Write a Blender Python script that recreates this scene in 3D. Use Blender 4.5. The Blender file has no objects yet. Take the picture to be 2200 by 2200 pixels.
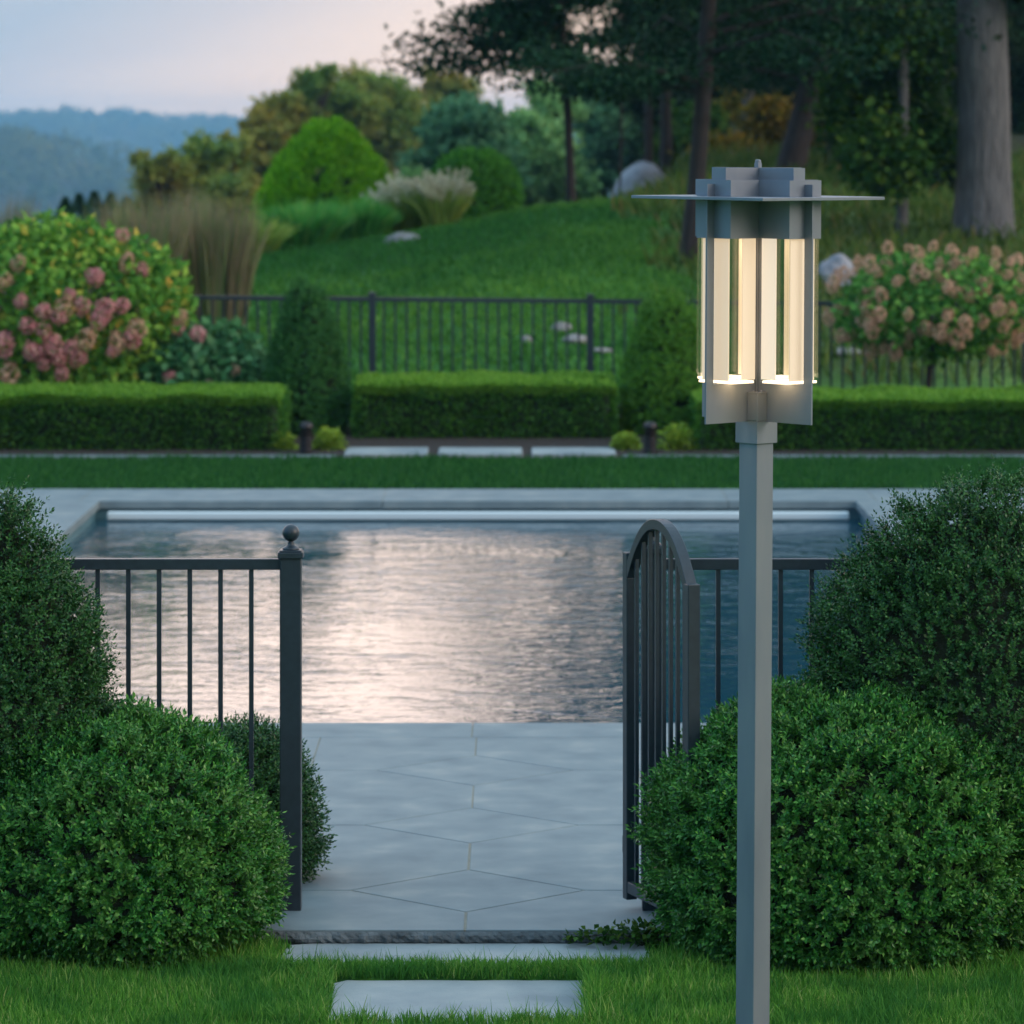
import bpy, math, random
import numpy as np
from mathutils import Vector, Matrix

rnd = random.Random(7)
rg = np.random.default_rng(11)
SC = bpy.context.scene
COL = SC.collection
F = 8240.0            # focal length in photo pixels (photo 2200 px wide, 135 mm lens)
EYE = 2.7             # eye height above the terrace
HOR = 292.0           # photo row of the horizon

def at(x, y, Y):
    """photo pixel + distance -> world point"""
    return ((x - 1100.0) * Y / F, Y, EYE - (y - HOR) * Y / F)

# ------------------------------------------------------------------ helpers
def link(o, parent=None):
    COL.objects.link(o)
    if parent is not None:
        o.parent = parent
    return o

def tag(o, label=None, cat=None, group=None, kind=None):
    if label: o["label"] = label
    if cat: o["category"] = cat
    if group: o["group"] = group
    if kind: o["kind"] = kind
    return o

def thing(name, loc, label, cat, group=None, rz=0.0):
    o = bpy.data.objects.new(name, None)
    o.empty_display_size = 0.1
    o.location = loc
    o.rotation_euler = (0, 0, rz)
    link(o)
    return tag(o, label, cat, group)

class MB:
    """collects simple solids into ONE mesh"""
    def __init__(self):
        self.v = []; self.f = []
    def add(self, vs, fs):
        n = len(self.v)
        self.v += [tuple(p) for p in vs]
        self.f += [tuple(i + n for i in f) for f in fs]
        return self
    def box(self, x0, x1, y0, y1, z0, z1):
        vs = [(x0,y0,z0),(x1,y0,z0),(x1,y1,z0),(x0,y1,z0),(x0,y0,z1),(x1,y0,z1),(x1,y1,z1),(x0,y1,z1)]
        return self.add(vs, [(0,3,2,1),(4,5,6,7),(0,1,5,4),(1,2,6,5),(2,3,7,6),(3,0,4,7)])
    def prism(self, poly, z0, z1):
        n = len(poly)
        vs = [(p[0],p[1],z0) for p in poly] + [(p[0],p[1],z1) for p in poly]
        fs = [tuple(range(n))[::-1], tuple(range(n, 2*n))] + [(i,(i+1)%n,n+(i+1)%n,n+i) for i in range(n)]
        return self.add(vs, fs)
    def lathe(self, prof, n=24, cx=0, cy=0, cz=0):
        vs = []; fs = []
        for r, z in prof:
            for k in range(n):
                a = 2*math.pi*k/n
                vs.append((cx+r*math.cos(a), cy+r*math.sin(a), cz+z))
        m = len(prof)
        for i in range(m-1):
            for k in range(n):
                a=i*n+k; b=i*n+(k+1)%n
                fs.append((a,b,b+n,a+n))
        fs.append(tuple(range(n))[::-1]); fs.append(tuple(range((m-1)*n, m*n)))
        return self.add(vs, fs)
    def tube(self, pts, rad, n=10):
        pts = [Vector(p) for p in pts]
        if not hasattr(rad, '__len__'): rad = [rad]*len(pts)
        vs = []; fs = []
        up = Vector((0.13, 0.97, 0.2))
        for i, p in enumerate(pts):
            t = (pts[min(i+1,len(pts)-1)] - pts[max(i-1,0)]).normalized()
            a = t.cross(up)
            if a.length < 1e-3: a = t.cross(Vector((1,0,0)))
            a.normalize(); b = t.cross(a).normalized()
            for k in range(n):
                th = 2*math.pi*k/n
                vs.append(p + (a*math.cos(th) + b*math.sin(th))*rad[i])
        m = len(pts)
        for i in range(m-1):
            for k in range(n):
                q=i*n+k; r=i*n+(k+1)%n
                fs.append((q,r,r+n,q+n))
        fs.append(tuple(range(n))[::-1]); fs.append(tuple(range((m-1)*n, m*n)))
        return self.add(vs, fs)
    def build(self, name, mat, parent=None, bevel=0.0, smooth=False):
        me = bpy.data.meshes.new(name)
        me.from_pydata(self.v, [], self.f)
        me.materials.append(mat)
        if smooth:
            me.polygons.foreach_set('use_smooth', [True]*len(me.polygons))
        me.update()
        o = bpy.data.objects.new(name, me)
        link(o, parent)
        if bevel > 0:
            m = o.modifiers.new('Bevel', 'BEVEL'); m.width = bevel; m.segments = 2; m.limit_method = 'ANGLE'
        return o

def np_mesh(name, V, Fq, mat, parent=None, smooth=False):
    """V (n,3), Fq (m,4) or (m,3) integer array"""
    me = bpy.data.meshes.new(name)
    V = np.asarray(V, dtype=np.float32); Fq = np.asarray(Fq, dtype=np.int32)
    k = Fq.shape[1]; m = len(Fq)
    me.vertices.add(len(V)); me.vertices.foreach_set('co', V.ravel())
    me.loops.add(m*k); me.loops.foreach_set('vertex_index', Fq.ravel())
    me.polygons.add(m)
    me.polygons.foreach_set('loop_start', np.arange(0, m*k, k, dtype=np.int32))
    me.polygons.foreach_set('loop_total', np.full(m, k, dtype=np.int32))
    if smooth: me.polygons.foreach_set('use_smooth', np.ones(m, dtype=bool))
    me.materials.append(mat)
    me.update(calc_edges=True)
    o = bpy.data.objects.new(name, me)
    return link(o, parent)

def unit(a):
    return a / np.maximum(np.linalg.norm(a, axis=1, keepdims=True), 1e-9)

def rdir(n):
    return unit(rg.normal(size=(n,3)))

def leaves(P, D, L, W, fold=0.25, Nrm=None):
    """leaf blades: base P, direction D, length L, width W -> V, F"""
    n = len(P)
    L = np.broadcast_to(np.asarray(L, float).reshape(-1,1), (n,1)); W = np.broadcast_to(np.asarray(W, float).reshape(-1,1), (n,1))
    if Nrm is None: Nrm = rdir(n)
    S = unit(np.cross(D, Nrm)); N = np.cross(S, D)
    V = np.empty((n,4,3))
    V[:,0] = P
    mid = P + D*L*0.5 + N*W*fold
    V[:,1] = mid + S*W*0.5
    V[:,2] = P + D*L
    V[:,3] = mid - S*W*0.5
    return V.reshape(-1,3)

def quads(n):
    return np.arange(4*n, dtype=np.int32).reshape(-1,4)

def lump(P, k=1.0, ph=0.0):
    """cheap smooth noise about -1..1 for an (n,3) array"""
    x, y, z = P[:,0]*k+ph, P[:,1]*k+ph*1.7, P[:,2]*k-ph*0.6
    return (np.sin(x*1.9+1.3*np.sin(y*1.3+z)) + np.sin(y*2.3+1.1*np.sin(z*1.7-x)) + np.sin(z*2.1+1.2*np.sin(x*1.1+y*0.7))
            + 0.5*np.sin(x*4.7+y*3.1) + 0.5*np.sin(z*5.3-y*4.1+x))/3.2

# ------------------------------------------------------------------ materials
def nmat(name):
    m = bpy.data.materials.new(name); m.use_nodes = True
    nt = m.node_tree; b = nt.nodes['Principled BSDF']
    return m, nt, b

def N(nt, typ, **kw):
    n = nt.nodes.new(typ)
    for k, v in kw.items(): setattr(n, k, v)
    return n

def ramp(nt, stops, interp='LINEAR'):
    r = N(nt, 'ShaderNodeValToRGB'); r.color_ramp.interpolation = interp
    el = r.color_ramp.elements
    while len(el) < len(stops): el.new(0.5)
    for e, (p, c) in zip(el, stops):
        e.position = p; e.color = (c[0], c[1], c[2], 1)
    return r

def noisy(name, stops, scale=5, detail=6, rough=0.7, bump=0.0, bscale=None, bdist=0.01, spec=0.5, metallic=0.0, stretch=(1,1,1), coords='Object'):
    m, nt, b = nmat(name)
    tc = N(nt, 'ShaderNodeTexCoord'); mp = N(nt, 'ShaderNodeMapping'); mp.inputs['Scale'].default_value = stretch
    nt.links.new(tc.outputs[coords], mp.inputs[0])
    no = N(nt, 'ShaderNodeTexNoise'); no.inputs['Scale'].default_value = scale; no.inputs['Detail'].default_value = detail
    nt.links.new(mp.outputs[0], no.inputs['Vector'])
    r = ramp(nt, stops); nt.links.new(no.outputs[0], r.inputs[0]); nt.links.new(r.outputs[0], b.inputs['Base Color'])
    b.inputs['Roughness'].default_value = rough; b.inputs['Metallic'].default_value = metallic
    b.inputs['Specular IOR Level'].default_value = spec
    if bump > 0:
        n2 = N(nt, 'ShaderNodeTexNoise'); n2.inputs['Scale'].default_value = bscale or scale*4; n2.inputs['Detail'].default_value = 5
        nt.links.new(mp.outputs[0], n2.inputs['Vector'])
        bp = N(nt, 'ShaderNodeBump'); bp.inputs['Strength'].default_value = bump; bp.inputs['Distance'].default_value = bdist
        nt.links.new(n2.outputs[0], bp.inputs['Height']); nt.links.new(bp.outputs[0], b.inputs['Normal'])
    return m

def leafmat(name, stops, rough=0.45, trans=0.25, spec=0.4, cl=None, clscale=1.5):
    """leaf material: every leaf its own tint (random per island), patches of another tint (cl)"""
    if spec <= .25: spec = .08; rough = max(rough, .6)   # soft matt foliage
    m, nt, b = nmat(name)
    g = N(nt, 'ShaderNodeNewGeometry')
    r = ramp(nt, stops); nt.links.new(g.outputs['Random Per Island'], r.inputs[0])
    col = r.outputs[0]
    if cl:
        tc = N(nt, 'ShaderNodeTexCoord'); no = N(nt, 'ShaderNodeTexNoise'); no.inputs['Scale'].default_value = clscale; no.inputs['Detail'].default_value = 3
        nt.links.new(tc.outputs['Object'], no.inputs['Vector'])
        rr = ramp(nt, [(0.42,(0,0,0)),(0.62,(1,1,1))]); nt.links.new(no.outputs[0], rr.inputs[0])
        r2 = ramp(nt, cl); nt.links.new(g.outputs['Random Per Island'], r2.inputs[0])
        mx = N(nt, 'ShaderNodeMix', data_type='RGBA')
        nt.links.new(rr.outputs[0], mx.inputs[0]); nt.links.new(col, mx.inputs[6]); nt.links.new(r2.outputs[0], mx.inputs[7])
        col = mx.outputs[2]
    nt.links.new(col, b.inputs['Base Color'])
    b.inputs['Roughness'].default_value = rough; b.inputs['Specular IOR Level'].default_value = spec
    if trans > 0:
        t = N(nt, 'ShaderNodeBsdfTranslucent'); nt.links.new(col, t.inputs[0])
        ms = N(nt, 'ShaderNodeMixShader'); ms.inputs[0].default_value = trans
        out = nt.nodes['Material Output']
        nt.links.new(b.outputs[0], ms.inputs[1]); nt.links.new(t.outputs[0], ms.inputs[2]); nt.links.new(ms.outputs[0], out.inputs[0])
    return m

def plain(name, c, rough=0.5, metallic=0.0, spec=0.5):
    m, nt, b = nmat(name)
    b.inputs['Base Color'].default_value = (*c, 1); b.inputs['Roughness'].default_value = rough
    b.inputs['Metallic'].default_value = metallic; b.inputs['Specular IOR Level'].default_value = spec
    return m

M = {}
M['box_leaf'] = leafmat('boxwood leaf', [(0,(.014,.085,.018)),(.5,(.036,.18,.030)),(.85,(.085,.31,.042)),(1,(.22,.46,.08))], rough=.34, trans=.22, spec=.30, cl=[(0,(.035,.14,.024)),(.7,(.08,.25,.04)),(1,(.20,.40,.09))], clscale=7)
M['box_leaf_dark'] = leafmat('dark boxwood leaf', [(0,(.012,.055,.018)),(.6,(.028,.11,.028)),(.9,(.055,.17,.04)),(1,(.12,.25,.06))], rough=.34, trans=.18, spec=.28, cl=[(0,(.02,.08,.02)),(1,(.07,.20,.045))], clscale=8)
M['inner'] = noisy('dark inner core', [(.3,(.006,.013,.005)),(.7,(.014,.026,.010))], scale=30, rough=.9, bump=.8, bscale=50, bdist=.02)  # near-black core inside the bushes, inner shade put into its colour
M['grass'] = leafmat('grass blade', [(0,(.045,.17,.022)),(.5,(.10,.29,.035)),(.85,(.17,.38,.055)),(1,(.40,.46,.15))], rough=.5, trans=.35, spec=.2, cl=[(0,(.03,.14,.022)),(1,(.08,.25,.04))], clscale=3)
M['grass_far'] = leafmat('far lawn blade', [(0,(.024,.105,.020)),(1,(.055,.20,.034))], rough=.6, trans=.3, spec=.12, cl=[(0,(.05,.17,.022)),(1,(.13,.30,.045))], clscale=.3)
M['grass_strip'] = leafmat('pool side lawn blade', [(0,(.018,.085,.022)),(1,(.04,.15,.032))], rough=.6, trans=.25, spec=.12)
M['hedge'] = leafmat('hedge leaf', [(0,(.032,.115,.020)),(.6,(.068,.205,.028)),(1,(.12,.29,.04))], rough=.45, trans=.3, spec=.2)
M['hedge_top'] = leafmat('top-lit hedge leaf', [(0,(.12,.28,.03)),(.6,(.18,.38,.045)),(1,(.27,.46,.07))], rough=.5, trans=.35, spec=.2)  # light from above on the hedge tops, put into a lighter leaf colour
M['spruce'] = leafmat('dwarf spruce needles', [(0,(.024,.09,.026)),(.7,(.05,.17,.04)),(1,(.10,.25,.06))], rough=.5, trans=.1, spec=.2)
M['spruce_light'] = leafmat('light dwarf spruce needles', [(0,(.05,.16,.02)),(.7,(.11,.27,.03)),(1,(.18,.36,.05))], rough=.5, trans=.15, spec=.2)
M['hyd_leaf'] = leafmat('hydrangea leaf', [(0,(.05,.18,.03)),(.55,(.13,.34,.05)),(.90,(.25,.46,.07)),(.97,(.62,.50,.08)),(1,(.7,.36,.08))], rough=.5, trans=.3, spec=.2, cl=[(0,(.08,.24,.03)),(.9,(.30,.50,.07)),(1,(.6,.5,.08))], clscale=2)
M['hyd_leaf3'] = leafmat('green hydrangea leaf', [(0,(.04,.15,.03)),(.6,(.10,.29,.05)),(1,(.22,.44,.08))], rough=.5, trans=.25, spec=.2)
M['hyd_leaf2'] = leafmat('bluish hydrangea leaf', [(0,(.04,.13,.05)),(.6,(.09,.26,.09)),(1,(.22,.40,.18))], rough=.5, trans=.25, spec=.2)
M['petal'] = leafmat('dusty pink petal', [(0,(.55,.19,.22)),(.6,(.72,.33,.32)),(1,(.76,.48,.40))], rough=.6, trans=.3, spec=.2)
M['petal_tan'] = leafmat('faded tan pink petal', [(0,(.56,.30,.20)),(.6,(.72,.44,.30)),(1,(.76,.56,.38))], rough=.6, trans=.3, spec=.2)
M['hosta'] = leafmat('chartreuse leaf', [(0,(.16,.26,.03)),(.6,(.28,.42,.05)),(1,(.42,.50,.08))], rough=.5, trans=.3, spec=.2)
M['gold_arb'] = leafmat('bright arborvitae sprays', [(0,(.10,.28,.01)),(.6,(.20,.50,.02)),(1,(.34,.62,.03))], rough=.55, trans=.3, spec=.2)
M['dark_shrub'] = leafmat('clipped yew leaf', [(0,(.04,.16,.02)),(.7,(.09,.32,.035)),(1,(.17,.42,.06))], rough=.5, trans=.2, spec=.2)
M['green_reed'] = leafmat('green reed blade', [(0,(.06,.26,.05)),(.7,(.12,.42,.08)),(1,(.28,.48,.10))], rough=.55, trans=.3, spec=.2)
M['yellow_reed'] = leafmat('yellowing reed blade', [(0,(.16,.34,.05)),(1,(.45,.50,.12))], rough=.55, trans=.3, spec=.2)
M['brown_reed'] = leafmat('brown seed grass', [(0,(.24,.17,.11)),(.5,(.30,.25,.15)),(.7,(.18,.25,.09)),(1,(.12,.20,.06))], rough=.7, trans=.2, spec=.15)
M['plume'] = leafmat('pale plume', [(0,(.46,.44,.30)),(1,(.72,.68,.52))], rough=.8, trans=.3, spec=.1)
M['tree_olive'] = leafmat('olive tree leaf', [(0,(.10,.19,.04)),(.6,(.18,.30,.06)),(1,(.28,.36,.08))], rough=.6, trans=.35, spec=.2, cl=[(0,(.28,.27,.05)),(1,(.40,.30,.06))], clscale=.5)  # lightened leaf colour, haze over the far trees painted in
M['tree_green'] = leafmat('green tree leaf', [(0,(.13,.29,.10)),(.6,(.22,.44,.14)),(1,(.32,.52,.18))], rough=.6, trans=.3, spec=.2)  # brightened green carries the haze between the pines in its colour
M['tree_blue'] = leafmat('blue green tree leaf', [(0,(.06,.17,.08)),(.6,(.10,.26,.12)),(1,(.16,.33,.15))], rough=.6, trans=.25, spec=.2)
M['conifer'] = leafmat('dark conifer needles', [(0,(.006,.030,.013)),(.7,(.015,.052,.022)),(1,(.03,.085,.034))], rough=.6, trans=.06, spec=.2)
M['tree_blue2'] = leafmat('young conifer needles', [(0,(.02,.075,.035)),(1,(.05,.13,.06))], rough=.6, trans=.1, spec=.2)
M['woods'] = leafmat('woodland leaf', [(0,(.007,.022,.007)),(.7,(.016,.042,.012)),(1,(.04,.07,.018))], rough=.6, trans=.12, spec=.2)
M['yellow_leaf'] = leafmat('autumn yellow leaf', [(0,(.14,.13,.02)),(.6,(.28,.22,.03)),(1,(.36,.19,.03))], rough=.6, trans=.35, spec=.2)
M['vine'] = leafmat('vine leaf', [(0,(.02,.07,.012)),(.7,(.045,.12,.018)),(1,(.12,.19,.03))], rough=.5, trans=.25, spec=.2)
M['wild'] = leafmat('wild grass and brush', [(0,(.04,.08,.015)),(.6,(.08,.15,.025)),(.9,(.15,.18,.04)),(1,(.22,.15,.06))], rough=.6, trans=.25, spec=.2)
M['forest_far'] = leafmat('far forest leaf', [(0,(.03,.07,.03)),(.6,(.06,.12,.045)),(1,(.10,.15,.05))], rough=.8, trans=.2, spec=.1, cl=[(0,(.10,.13,.04)),(1,(.16,.16,.05))], clscale=.006)
M['bark_dark'] = noisy('dark bark', [(.3,(.016,.012,.011)),(.7,(.042,.030,.027))], scale=9, rough=.9, bump=.8, bscale=20, bdist=.03, stretch=(3,3,.6))
M['bark_grey'] = noisy('grey bark', [(.3,(.085,.082,.085)),(.7,(.19,.18,.18))], scale=6, rough=.9, bump=1, bscale=14, bdist=.05, stretch=(4,4,.5))
M['fence'] = noisy('dark painted metal', [(.3,(.013,.024,.034)),(.7,(.020,.034,.047))], scale=40, rough=.42, bump=.05, bscale=200, bdist=.001, spec=.5)
M['lamp_metal'] = noisy('satin grey metal', [(.3,(.170,.192,.228)),(.5,(.200,.222,.255)),(.7,(.228,.244,.270))], scale=9, detail=12, stretch=(1,1,.25), rough=.42, metallic=.35, bump=.04, bscale=300, bdist=.0006)
M['bronze'] = plain('dark bronze', (.035,.03,.032), .4, .6)
M['stone'] = noisy('bluestone', [(.30,(.132,.176,.196)),(.45,(.160,.208,.226)),(.58,(.184,.232,.246)),(.72,(.24,.275,.276))], scale=4.5, detail=14, rough=.62, bump=.25, bscale=35, bdist=.003, spec=.2)
M['step'] = noisy('pale step stone', [(.34,(.20,.24,.26)),(.5,(.27,.31,.32)),(.66,(.34,.37,.37))], scale=3, detail=10, rough=.7, bump=.3, bscale=35, bdist=.004, spec=.2)
M['stone_edge'] = noisy('split stone edge', [(.3,(.05,.06,.065)),(.7,(.13,.15,.16))], scale=14, detail=8, rough=.85, bump=1, bscale=30, bdist=.02)
M['mortar'] = noisy('tan joint sand', [(.3,(.18,.175,.14)),(.7,(.25,.24,.19))], scale=60, rough=.95)
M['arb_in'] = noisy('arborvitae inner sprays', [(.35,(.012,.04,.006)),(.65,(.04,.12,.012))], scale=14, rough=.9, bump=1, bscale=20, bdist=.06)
M['soil'] = noisy('dark mulch', [(.3,(.018,.013,.011)),(.7,(.055,.038,.03))], scale=40, rough=.95, bump=1, bscale=60, bdist=.03)
M['boulder'] = noisy('grey boulder', [(.3,(.12,.125,.14)),(.5,(.28,.28,.31)),(.7,(.44,.43,.46))], scale=3, detail=9, rough=.9, bump=.8, bscale=12, bdist=.05)
M['pale_rock'] = noisy('pale rock', [(.3,(.15,.14,.13)),(.7,(.30,.28,.27))], scale=4, detail=8, rough=.9, bump=.6, bscale=12, bdist=.03)
M['pool_wall'] = noisy('pool plaster', [(.3,(.05,.13,.16)),(.7,(.08,.18,.21))], scale=3, rough=.6)
M['cover_bar'] = plain('brushed pale aluminium', (.62,.70,.72), .45, .1)

# ground: mown lawn near, rough grass and leaf litter farther up the slope
def ground_mat():
    m, nt, b = nmat('lawn ground')
    tc = N(nt, 'ShaderNodeTexCoord')
    n1 = N(nt, 'ShaderNodeTexNoise'); n1.inputs['Scale'].default_value = .55; n1.inputs['Detail'].default_value = 7
    n2 = N(nt, 'ShaderNodeTexNoise'); n2.inputs['Scale'].default_value = 9; n2.inputs['Detail'].default_value = 8
    mp = N(nt, 'ShaderNodeMapping'); mp.inputs['Scale'].default_value = (1, .35, 1)
    nt.links.new(tc.outputs['Object'], mp.inputs[0])
    nt.links.new(mp.outputs[0], n1.inputs['Vector']); nt.links.new(tc.outputs['Object'], n2.inputs['Vector'])
    mixf = N(nt, 'ShaderNodeMath', operation='ADD'); nt.links.new(n1.outputs[0], mixf.inputs[0]); nt.links.new(n2.outputs[0], mixf.inputs[1])
    hf = N(nt, 'ShaderNodeMath', operation='MULTIPLY'); hf.inputs[1].default_value = .5; nt.links.new(mixf.outputs[0], hf.inputs[0])
    lawn = ramp(nt, [(.38,(.018,.085,.014)),(.5,(.04,.15,.02)),(.60,(.10,.25,.03))])
    rough = ramp(nt, [(.36,(.05,.075,.02)),(.5,(.075,.13,.03)),(.62,(.13,.17,.045)),(.7,(.20,.16,.07))])
    nt.links.new(hf.outputs[0], lawn.inputs[0]); nt.links.new(hf.outputs[0], rough.inputs[0])
    sx = N(nt, 'ShaderNodeSeparateXYZ'); nt.links.new(tc.outputs['Object'], sx.inputs[0])
    ad = N(nt, 'ShaderNodeMath', operation='MULTIPLY_ADD'); ad.inputs[1].default_value = 9; nt.links.new(n1.outputs[0], ad.inputs[0]); nt.links.new(sx.outputs[1], ad.inputs[2])
    mr = N(nt, 'ShaderNodeMapRange'); mr.inputs[1].default_value = 54; mr.inputs[2].default_value = 59; nt.links.new(ad.outputs[0], mr.inputs[0])
    # the right hand side is rough from much nearer
    ax = N(nt, 'ShaderNodeMath', operation='MULTIPLY_ADD'); ax.inputs[1].default_value = 3; nt.links.new(n1.outputs[0], ax.inputs[0]); nt.links.new(sx.outputs[0], ax.inputs[2])
    mr2 = N(nt, 'ShaderNodeMapRange'); mr2.inputs[1].default_value = 3.0; mr2.inputs[2].default_value = 4.2; nt.links.new(ax.outputs[0], mr2.inputs[0])
    mr3 = N(nt, 'ShaderNodeMapRange'); mr3.inputs[1].default_value = 36; mr3.inputs[2].default_value = 38; nt.links.new(sx.outputs[1], mr3.inputs[0])
    mu = N(nt, 'ShaderNodeMath', operation='MULTIPLY'); nt.links.new(mr2.outputs[0], mu.inputs[0]); nt.links.new(mr3.outputs[0], mu.inputs[1])
    mxx = N(nt, 'ShaderNodeMath', operation='MAXIMUM'); nt.links.new(mr.outputs[0], mxx.inputs[0]); nt.links.new(mu.outputs[0], mxx.inputs[1])
    mx = N(nt, 'ShaderNodeMix', data_type='RGBA')
    nt.links.new(mxx.outputs[0], mx.inputs[0]); nt.links.new(lawn.outputs[0], mx.inputs[6]); nt.links.new(rough.outputs[0], mx.inputs[7])
    litter = ramp(nt, [(.4,(.020,.026,.012)),(.55,(.035,.04,.018)),(.68,(.08,.06,.028))]); nt.links.new(hf.outputs[0], litter.inputs[0])
    mr4 = N(nt, 'ShaderNodeMapRange'); mr4.inputs[1].default_value = 66; mr4.inputs[2].default_value = 74; nt.links.new(ad.outputs[0], mr4.inputs[0])
    mx2 = N(nt, 'ShaderNodeMix', data_type='RGBA'); nt.links.new(mr4.outputs[0], mx2.inputs[0]); nt.links.new(mx.outputs[2], mx2.inputs[6]); nt.links.new(litter.outputs[0], mx2.inputs[7])
    nt.links.new(mx2.outputs[2], b.inputs['Base Color'])
    b.inputs['Roughness'].default_value = .9; b.inputs['Specular IOR Level'].default_value = .15
    n3 = N(nt, 'ShaderNodeTexNoise'); n3.inputs['Scale'].default_value = 25; n3.inputs['Detail'].default_value = 6
    nt.links.new(tc.outputs['Object'], n3.inputs['Vector'])
    bp = N(nt, 'ShaderNodeBump'); bp.inputs['Strength'].default_value = .8; bp.inputs['Distance'].default_value = .04
    nt.links.new(n3.outputs[0], bp.inputs['Height']); nt.links.new(bp.outputs[0], b.inputs['Normal'])
    return m
M['ground'] = ground_mat()

def water_mat():
    m, nt, b = nmat('pool water')
    b.inputs['Base Color'].default_value = (.010,.060,.092,1)
    b.inputs['Roughness'].default_value = .04
    b.inputs['IOR'].default_value = 1.33
    b.inputs['Specular IOR Level'].default_value = .7
    tc = N(nt, 'ShaderNodeTexCoord')
    hs = None
    for sc, sx, sy, w in ((1.0, 2.9, 4.6, .60), (1.0, 7.5, 11.0, .20), (1.0, 22, 28, .05)):
        mp = N(nt, 'ShaderNodeMapping'); mp.inputs['Scale'].default_value = (sx, sy, 1); mp.inputs['Rotation'].default_value = (0,0,.25)
        nt.links.new(tc.outputs['Object'], mp.inputs[0])
        no = N(nt, 'ShaderNodeTexNoise'); no.inputs['Scale'].default_value = sc; no.inputs['Detail'].default_value = 3; no.inputs['Distortion'].default_value = .6
        nt.links.new(mp.outputs[0], no.inputs['Vector'])
        mu = N(nt, 'ShaderNodeMath', operation='MULTIPLY'); mu.inputs[1].default_value = w; nt.links.new(no.outputs[0], mu.inputs[0])
        if hs is None: hs = mu
        else:
            ad = N(nt, 'ShaderNodeMath', operation='ADD'); nt.links.new(hs.outputs[0], ad.inputs[0]); nt.links.new(mu.outputs[0], ad.inputs[1]); hs = ad
    bp = N(nt, 'ShaderNodeBump'); bp.inputs['Distance'].default_value = .026
    pn = N(nt, 'ShaderNodeTexNoise'); pn.inputs['Scale'].default_value = .9; pn.inputs['Detail'].default_value = 3; nt.links.new(tc.outputs['Object'], pn.inputs['Vector'])
    pr_ = N(nt, 'ShaderNodeMapRange'); pr_.inputs[1].default_value=.35; pr_.inputs[2].default_value=.65; pr_.inputs[3].default_value=.45; pr_.inputs[4].default_value=1.0
    nt.links.new(pn.outputs[0], pr_.inputs[0]); nt.links.new(pr_.outputs[0], bp.inputs['Strength'])
    nt.links.new(hs.outputs[0], bp.inputs['Height']); nt.links.new(bp.outputs[0], b.inputs['Normal'])
    return m
M['water'] = water_mat()

def glow_mat(name, c, s):
    m, nt, b = nmat(name)
    b.inputs['Base Color'].default_value = (.50,.46,.40,1); b.inputs['Roughness'].default_value = .35
    b.inputs['Emission Color'].default_value = (*c,1); b.inputs['Emission Strength'].default_value = s
    return m
M['glow_panel'] = glow_mat('lit frosted glass', (1,.70,.42), .36)
M['glow_white'] = glow_mat('whiter lit frosted glass', (1,.80,.60), .42)
M['glow_base'] = glow_mat('lit glass tray', (1,.74,.46), 1.5)
def clear_glass():
    m, nt, b = nmat('clear glass')
    out = nt.nodes['Material Output']
    t = N(nt, 'ShaderNodeBsdfTransparent'); t.inputs[0].default_value = (.93,.95,.93,1)
    g = N(nt, 'ShaderNodeBsdfGlossy'); g.inputs['Roughness'].default_value = .02
    ms = N(nt, 'ShaderNodeMixShader'); ms.inputs[0].default_value = .10; nt.links.new(t.outputs[0], ms.inputs[1]); nt.links.new(g.outputs[0], ms.inputs[2])
    nt.links.new(ms.outputs[0], out.inputs[0])
    return m
M['glass'] = clear_glass()

# ------------------------------------------------------------------ terrain
def sst(x, a, b):
    t = np.clip((x-a)/(b-a), 0, 1); return t*t*(3-2*t)

def gz(X, Y):
    X = np.asarray(X, float); Y = np.asarray(Y, float)
    t = np.clip((Y-35.2)/15.5, 0, 1); rise = 1-(1-t)**1.5
    w = sst(X, -3.6, 1.2)
    crest = 1.17 + .62*w
    z = rise*crest
    # behind the crest: left falls to the valley, right climbs into the wood
    back = np.clip(Y-52, 0, None)
    wr = sst(X - .05*back, .1, 2.6)
    left = -np.minimum(back*.13, 70)
    right = np.minimum(back*.042, 2.2) - np.clip(Y-190, 0, 600)*.12
    z = z + np.where(Y > 52, left*(1-wr) + right*wr, 0)
    z = z + .05*np.sin(X*.9+Y*.35)*np.clip((Y-38)/10,0,1)
    return z

def g1(X, Y):
    return float(gz(np.array([X]), np.array([Y]))[0])

POOL = (-3.08, 2.57, 17.62, 28.40)
DECK = (-4.9, 4.5, 13.04, 29.35)
STONE1 = (-.77, .46, 12.70, 13.03)
STONE2 = (-.60, .24, 11.86, 12.53)
def base_z(X, Y):
    z = gz(X, Y) - .012
    z = np.where(Y < 13.04, -.045, z)
    for (a,b,c,d) in (STONE1, STONE2):
        z = np.where((X>a-.01)&(X<b+.01)&(Y>c-.01)&(Y<d+.01), -.10, z)
    a,b,c,d = DECK
    z = np.where((X>a+.01)&(X<b-.01)&(Y>=c)&(Y<d-.01), -.12, z)
    return z

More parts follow.
